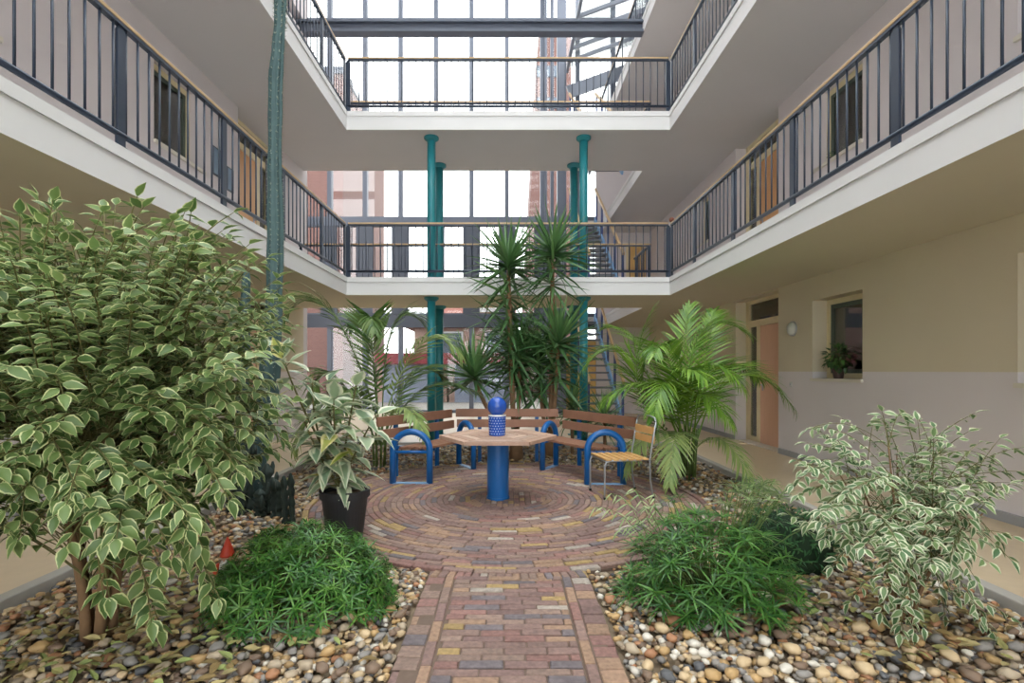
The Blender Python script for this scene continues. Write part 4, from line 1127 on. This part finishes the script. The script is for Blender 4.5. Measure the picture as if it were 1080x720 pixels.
def low_cactus(label, spots, r):
    base = P(spots[0][0], spots[0][1], spots[0][3]); base.z = 0
    t = thing('low_cactus', label, 'cactus', base)
    for x, y, topy, Y in spots:
        p = P(x, y, Y); p.z = -.01; top = P(x, topy, Y); h = top.z
        lean = V((R.uniform(-.04, .04), R.uniform(-.03, .03), 0)); nn_ = 16
        ps = [p+V((0, 0, h*q/nn_))+lean*(q/nn_)**2 for q in range(nn_+1)]; rr = [r*(.72+.42*abs(math.sin(q*1.05)))*R.uniform(.85, 1.1) for q in range(nn_)]+[r*.45]
        mb = MB(); cactus_col(mb, ps, rr, 5, .4); mb.build('stem', M['cactus2'], t, smooth=True)
        for q in (5, 9, 12):
            if r > .03 and h > .2:
                a = R.uniform(0, 6.3); c0 = ps[q]; dv = V((math.cos(a), math.sin(a), 0)); ks = [c0+dv*(r*.6)+V((0, 0, 0)), c0+dv*(r*1.5)+V((0, 0, .03)), c0+dv*(r*1.7)+V((0, 0, .09)), c0+dv*(r*1.7)+V((0, 0, .13))]
                mb = MB(); mb.tube(ks, [r*.4, r*.5, r*.45, r*.2], 7); mb.build('arm', M['cactus2'], t, smooth=True)
low_cactus('cluster of knobbly dark cacti at the feet of the tall cacti', [(262, 545, 462, 4.75), (244, 545, 458, 4.75), (283, 548, 489, 4.7), (274, 550, 515, 4.6), (292, 552, 505, 4.55), (252, 550, 500, 4.6)], .045)
low_cactus('pair of small dark cacti between the bush and the brick circle', [(301, 556, 501, 4.3), (308, 556, 498, 4.32)], .024)

# -- garden gnome half hidden below the fig
def gnome():
    c = P(240, 604, 3.1); c.z = .0
    t = thing('garden_gnome', 'small garden gnome with red hat and white beard under the fig tree', 'gnome', c)
    b = MB(); b.lathe([(.055, 0), (.06, .02), (.055, .08), (.042, .13), (.03, .15)], c, 18); b.build('body', M['black'], t, smooth=True)
    b = MB(); b.sphere(c+V((0, 0, .165)), .036, 16, 10); b.sphere(c+V((0, -.036, .162)), .009, 8, 6); b.build('head', M['skin'], t, smooth=True)
    b = MB(); b.lathe([(.042, .0), (.04, .012), (.028, .05), (.013, .09), (.002, .115)], c+V((0, 0, .182)), 18); b.build('hat', M['red'], t, smooth=True)
    b = MB(); b.sphere(c+V((0, -.03, .128)), .034, 14, 9, (.95, .7, 1.25)); b.build('beard', M['beard'], t, smooth=True)
    for s in (-1, 1):
        b = MB(); b.tube([c+V((s*.042, -.005, .13)), c+V((s*.065, -.02, .1)), c+V((s*.04, -.05, .085))], [.018, .017, .013], 8)
        b.build('sleeve', M['red'], t, smooth=True)
gnome()

# -- pots on window sills
def sill_plant(label, x, y, z, r=.07, h=.14, spread=.15, nleaf=150, group=None):
    t = thing('potted_plant', label, 'plant', (x, y, z))
    b = MB(); b.lathe([(r*.75, 0), (r*.8, .01), (r, h*.8), (r*1.06, h*.82), (r*1.06, h), (r*.92, h), (r*.9, h*.9)], (x, y, z), 20); b.build('pot', M['terracotta'], t)
    lf = MB(); st_ = MB(); c = V((x, y, z+h+spread*.75))
    for k in range(nleaf):
        u = rv(1)
        if u.length > 1: continue
        p = c+V((u.x*spread*.8, u.y*spread, u.z*spread*.85)); s0 = V((x, y, z+h*.9))
        if k % 4 == 0: st_.tube([s0, s0.lerp(p, .5)+V((0, 0, .02)), p], .002, 4)
        lf.leaf(p, u+V((0, 0, -.2))+rv(.4), V((0, 0, 1))+rv(.4), spread*.42, spread*.12, ROWS_OV, .3, .2, 3)
    st_.build('stems', M['stem'], t); lf.build('foliage', L['sillplant'], t, smooth=True)
sill_plant('small bushy plant in a dark pot on the ground floor window sill', XW+.07, 6.62, 1.2, .07, .13, .19, 230)
sill_plant('little plant on the sill of the right lower gallery window', XW+.06, 6.75, Z1+1.17, .04, .06, .06, 60)
sill_plant('tiny plant on the gallery window sill, behind the railing at the right picture edge', XW+.06, 3.95, Z1+1.17, .05, .08, .09, 80)
# wall lamp and switch
t = thing('wall_lamp', 'round white wall lamp between the right door and the window', 'lamp', (XW, 7.55, 1.92))
b = MB(); b.tube([(XW-.02, 7.55, 1.92), (XW+.01, 7.55, 1.92)], .11, 28); b.build('back_plate', M['chrome'], t)
b = MB(); b.sphere((XW-.02, 7.55, 1.92), .10, 24, 14, (.55, 1, 1)); b.build('lamp_shade', M['lamp'], t, smooth=True)
t = thing('bell_switch', 'small bell push on the wall right of the ground floor door', 'switch', (XW, 7.6, 1.1))
b = MB(); b.box(XW-.012, 7.57, 1.06, XW, 7.63, 1.14); b.build('plate', M['lamp'], t, bevel=.003)
b = MB(); b.tube([(XW-.018, 7.6, 1.1), (XW-.01, 7.6, 1.1)], .012, 12); b.build('button', M['chrome'], t)
# pictures on the left lower gallery wall
for y0, y1, z0, z1, lab in ((7.25, 7.5, 4.1, 4.5, 'small framed picture by the door on the left lower gallery wall'), (7.62, 7.8, 4.0, 4.35, 'narrow framed picture nearest the door on the left lower gallery wall')):
    t = thing('framed_picture', lab, 'picture', (-XW, (y0+y1)/2, z0))
    b = MB(); b.box(-XW, y0, z0, -XW+.02, y1, z1); b.build('picture_frame', M['rail'], t)
    b = MB(); b.box(-XW+.02, y0+.02, z0+.02, -XW+.023, y1-.02, z1-.02); b.build('print', M['picture'], t)

# ------------------------------------------------------------------ sky, camera, view
w = bpy.data.worlds.new('overcast'); bpy.context.scene.world = w; w.use_nodes = True
nt = w.node_tree; bg = nt.nodes['Background']
bg.inputs[0].default_value = (.96, .98, 1.0, 1); bg.inputs[1].default_value = 2.6
cam = bpy.data.cameras.new('camera'); co = bpy.data.objects.new('camera', cam); C.objects.link(co)
co.location = (0, 0, H); co.rotation_euler = (PI/2, 0, 0)
cam.sensor_width = 36; cam.lens = 18; cam.shift_x = (540-CX)/1080; cam.shift_y = (CY-360)/1080
cam.clip_start = .05; cam.clip_end = 300
sc = bpy.context.scene; sc.camera = co
sc.view_settings.view_transform = 'Standard'; sc.view_settings.look = 'None'; sc.view_settings.gamma = 1.0
sc.view_settings.use_curve_mapping = False
sc.view_settings.exposure = 1.1
sc.cycles.max_bounces = 12; sc.cycles.diffuse_bounces = 6; sc.cycles.transparent_max_bounces = 16; sc.cycles.use_denoising = True
